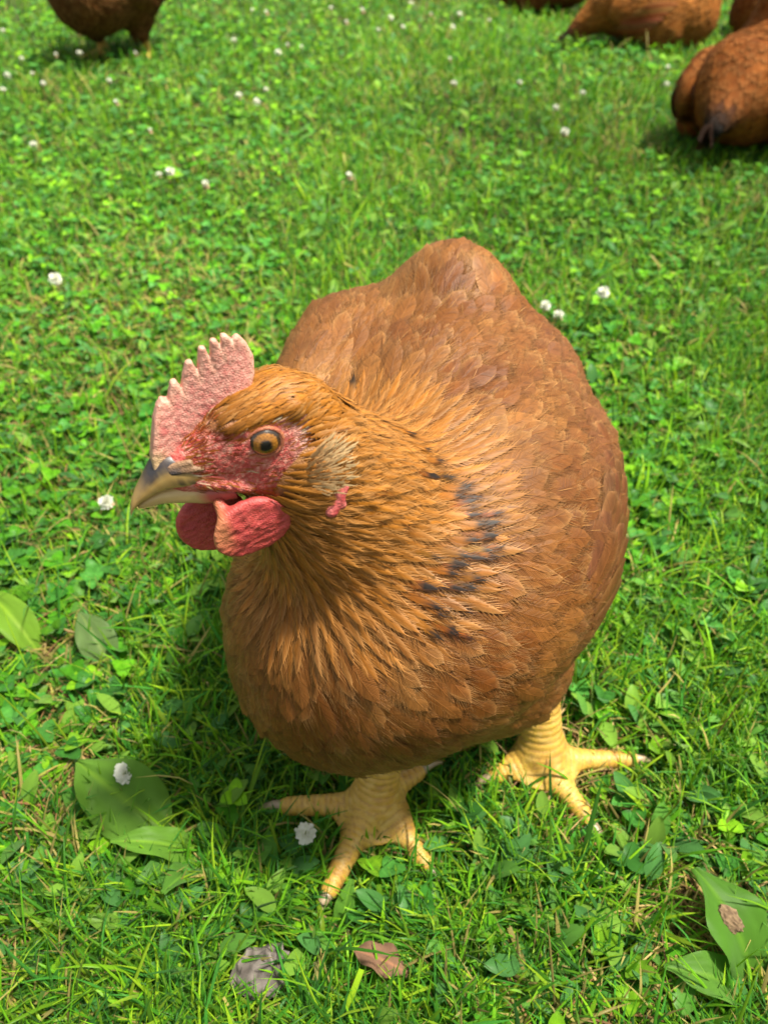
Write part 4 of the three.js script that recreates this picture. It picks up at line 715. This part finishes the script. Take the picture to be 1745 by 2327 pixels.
plantain([-0.100, 0.004, -0.208], 'broadleaf plantain with one big wavy leaf, left of the hen\'s front foot', [
  [[-0.181, 0.034, -0.255], 0.021, { arch: 0.08, wave: 0.34, stalk: 0.28, roll: -0.3, col: [0.115, 0.26, 0.022] }], [[-0.150, 0.034, -0.205], 0.0095, { arch: 0.22, wave: 0.15, stalk: 0.1, col: [0.12, 0.28, 0.022] }], [[-0.114, 0.038, -0.176], 0.0085, { arch: 0.1, stalk: 0.15, col: [0.09, 0.24, 0.022] }], [[-0.132, 0.028, -0.186], 0.010, { arch: 0.15, stalk: 0.2, col: [0.07, 0.2, 0.025] }]]);
plantain([0.186, 0.004, -0.138], 'broadleaf plantain in the lower right corner with a clod of dirt on its leaf', [
  [[0.162, 0.034, -0.192], 0.019, { arch: 0.20, wave: 0.14, stalk: 0.12, roll: 0.2, col: [0.075, 0.21, 0.012] }], [[0.136, 0.026, -0.146], 0.0115, { arch: 0.2, wave: 0.14, stalk: 0.12, col: [0.10, 0.25, 0.024] }]]);
plantain([-0.070, 0.004, -0.149], 'single small oval leaf beside the grey stone', [[[-0.044, 0.016, -0.152], 0.0075, { arch: 0.12, wave: 0.04, stalk: 0.12, col: [0.10, 0.27, 0.024] }]]);
plantain([-0.024, 0.003, -0.170], 'narrow oval leaf standing against the claw of the front toe', [[[-0.017, 0.022, -0.192], 0.0055, { arch: 0.1, wave: 0.03, stalk: 0.1, col: [0.10, 0.26, 0.022] }]]);
plantain([-0.238, 0.004, -0.350], 'bright yellow-green broad leaf at the left edge, level with the hen\'s breast', [[[-0.290, 0.030, -0.395], 0.0125, { arch: 0.2, wave: 0.05, stalk: 0.1, col: [0.17, 0.34, 0.02] }]]);
plantain([-0.185, 0.006, -0.336], 'dull grey-green broad leaf in the clover left of the hen\'s breast', [[[-0.214, 0.034, -0.372], 0.013, { arch: 0.15, wave: 0.06, stalk: 0.15, col: [0.13, 0.22, 0.06] }]]);

const rough = (r, c, f) => { const g = new THREE.IcosahedronGeometry(1, 5), p = g.attributes.position, col = new Float32Array(p.count * 3); for (let i = 0; i < p.count; i++) { const v = [p.getX(i), p.getY(i), p.getZ(i)], k = 0.72 + 0.55 * fbm(v[0] * f + 3, v[1] * f, v[2] * f, 4) + 0.22 * (noise3(v[0] * 14, v[1] * 14, v[2] * 14) - 0.5); p.setXYZ(i, v[0] * k * r[0], v[1] * k * r[1], v[2] * k * r[2]); const n = fbm(v[0] * 9, v[1] * 9, v[2] * 9, 3); col.set(mix3(c[0], c[1], clamp(n * 2.4 - 0.7)), i * 3); } g.setAttribute('color', new THREE.BufferAttribute(col, 3)); g.computeVertexNormals(); return g; };
M.stone = new THREE.MeshStandardMaterial({ name: 'stone', vertexColors: true, roughness: 0.95 });
{
  const st = shade(new THREE.Mesh(rough([0.0150, 0.008, 0.0125], [[0.045, 0.036, 0.030], [0.21, 0.18, 0.16]], 2.4), M.stone)); st.name = 'stone'; st.position.set(-0.062, 0.016, -0.147); st.rotation.set(0.2, 0.6, 0.1); scene.add(tag(st, 'rough grey-brown pitted stone lying in the grass at the bottom', 'stone'));
  const cl = shade(new THREE.Mesh(rough([0.0075, 0.004, 0.0055], [[0.07, 0.04, 0.02], [0.25, 0.17, 0.09]], 2.4), M.stone)); cl.name = 'dirt_clod'; cl.position.set(0.1745, 0.0345, -0.166); cl.rotation.set(0.2, -0.7, -0.2); scene.add(tag(cl, 'small brown clod of dirt lying on the plantain leaf at the right', 'clod'));
  const dl = shade(new THREE.Mesh(broadLeaf([0.012, 0.020, -0.146], [-0.016, 0.024, -0.155], 0.0075, { arch: 0.15, wave: 0.4, stalk: 0.03, col: [0.17, 0.09, 0.05] }).build([0, 0.012, -0.15], true), M.thatch)); dl.name = 'withered_leaf'; dl.position.set(0, 0.012, -0.15); scene.add(tag(dl, 'curled withered pinkish-brown leaf in the grass at the bottom centre', 'leaf'));
}

// ---------------------------------------------------------------- tree behind the photographer: its thin crown shades the near lawn, the far lawn lies in full sun
{
  const base = [2.9, 0, 1.3], g = thing('tree', base, 'leafy tree behind the camera whose thin crown shades the near lawn', 'tree'), wood = new GB(), tips = [];
  const col = [0.16, 0.11, 0.07], top = [2.5, 3.6, 1.1];
  stalkInto(wood, [[base[0], -0.05, base[2]], [base[0] - 0.05, 1.2, base[2]], [base[0] - 0.2, 2.6, base[2] - 0.1], top], 0.17, 0.09, col, 10);
  for (let k = 0; k < 15; k++) { const a = k * 2.4, r = 0.4 + 1.3 * Math.sqrt((k + 0.5) / 15), t = [1.9 + r * Math.cos(a), rr(4.3, 5.7), -0.4 + r * Math.sin(a)], m = add(add(top, sub(t, top), 0.5), [0, 0.3, 0]); stalkInto(wood, [top, m, t], 0.032, 0.006, col, 6); tips.push(t, m, add(m, sub(t, m), 0.6)); }
  part('trunk', wood.build(base, true), new THREE.MeshStandardMaterial({ name: 'bark', vertexColors: true, roughness: 0.95 }), g);
  const n = 520, im = shade(new THREE.InstancedMesh(ovateGeometry(), M.clover, n)), o = new THREE.Object3D(), c = new THREE.Color();
  for (let k = 0; k < n; k++) { const t = tips[Math.floor(rnd() * tips.length)], s = rr(0.07, 0.13); o.position.set(t[0] + gauss() * 0.34 - base[0], t[1] + gauss() * 0.3, t[2] + gauss() * 0.34 - base[2]); o.rotation.set(gauss() * 0.6, rnd() * 6.283, gauss() * 0.6); o.scale.set(s, s, s * 1.5); o.updateMatrix(); im.setMatrixAt(k, o.matrix); const q = rr(0.8, 1.2); im.setColorAt(k, c.setRGB(0.06 * q, 0.16 * q, 0.012 * q)); }
  im.name = 'crown'; im.userData.kind = 'stuff'; g.add(im);
}

renderer.render(scene, camera);
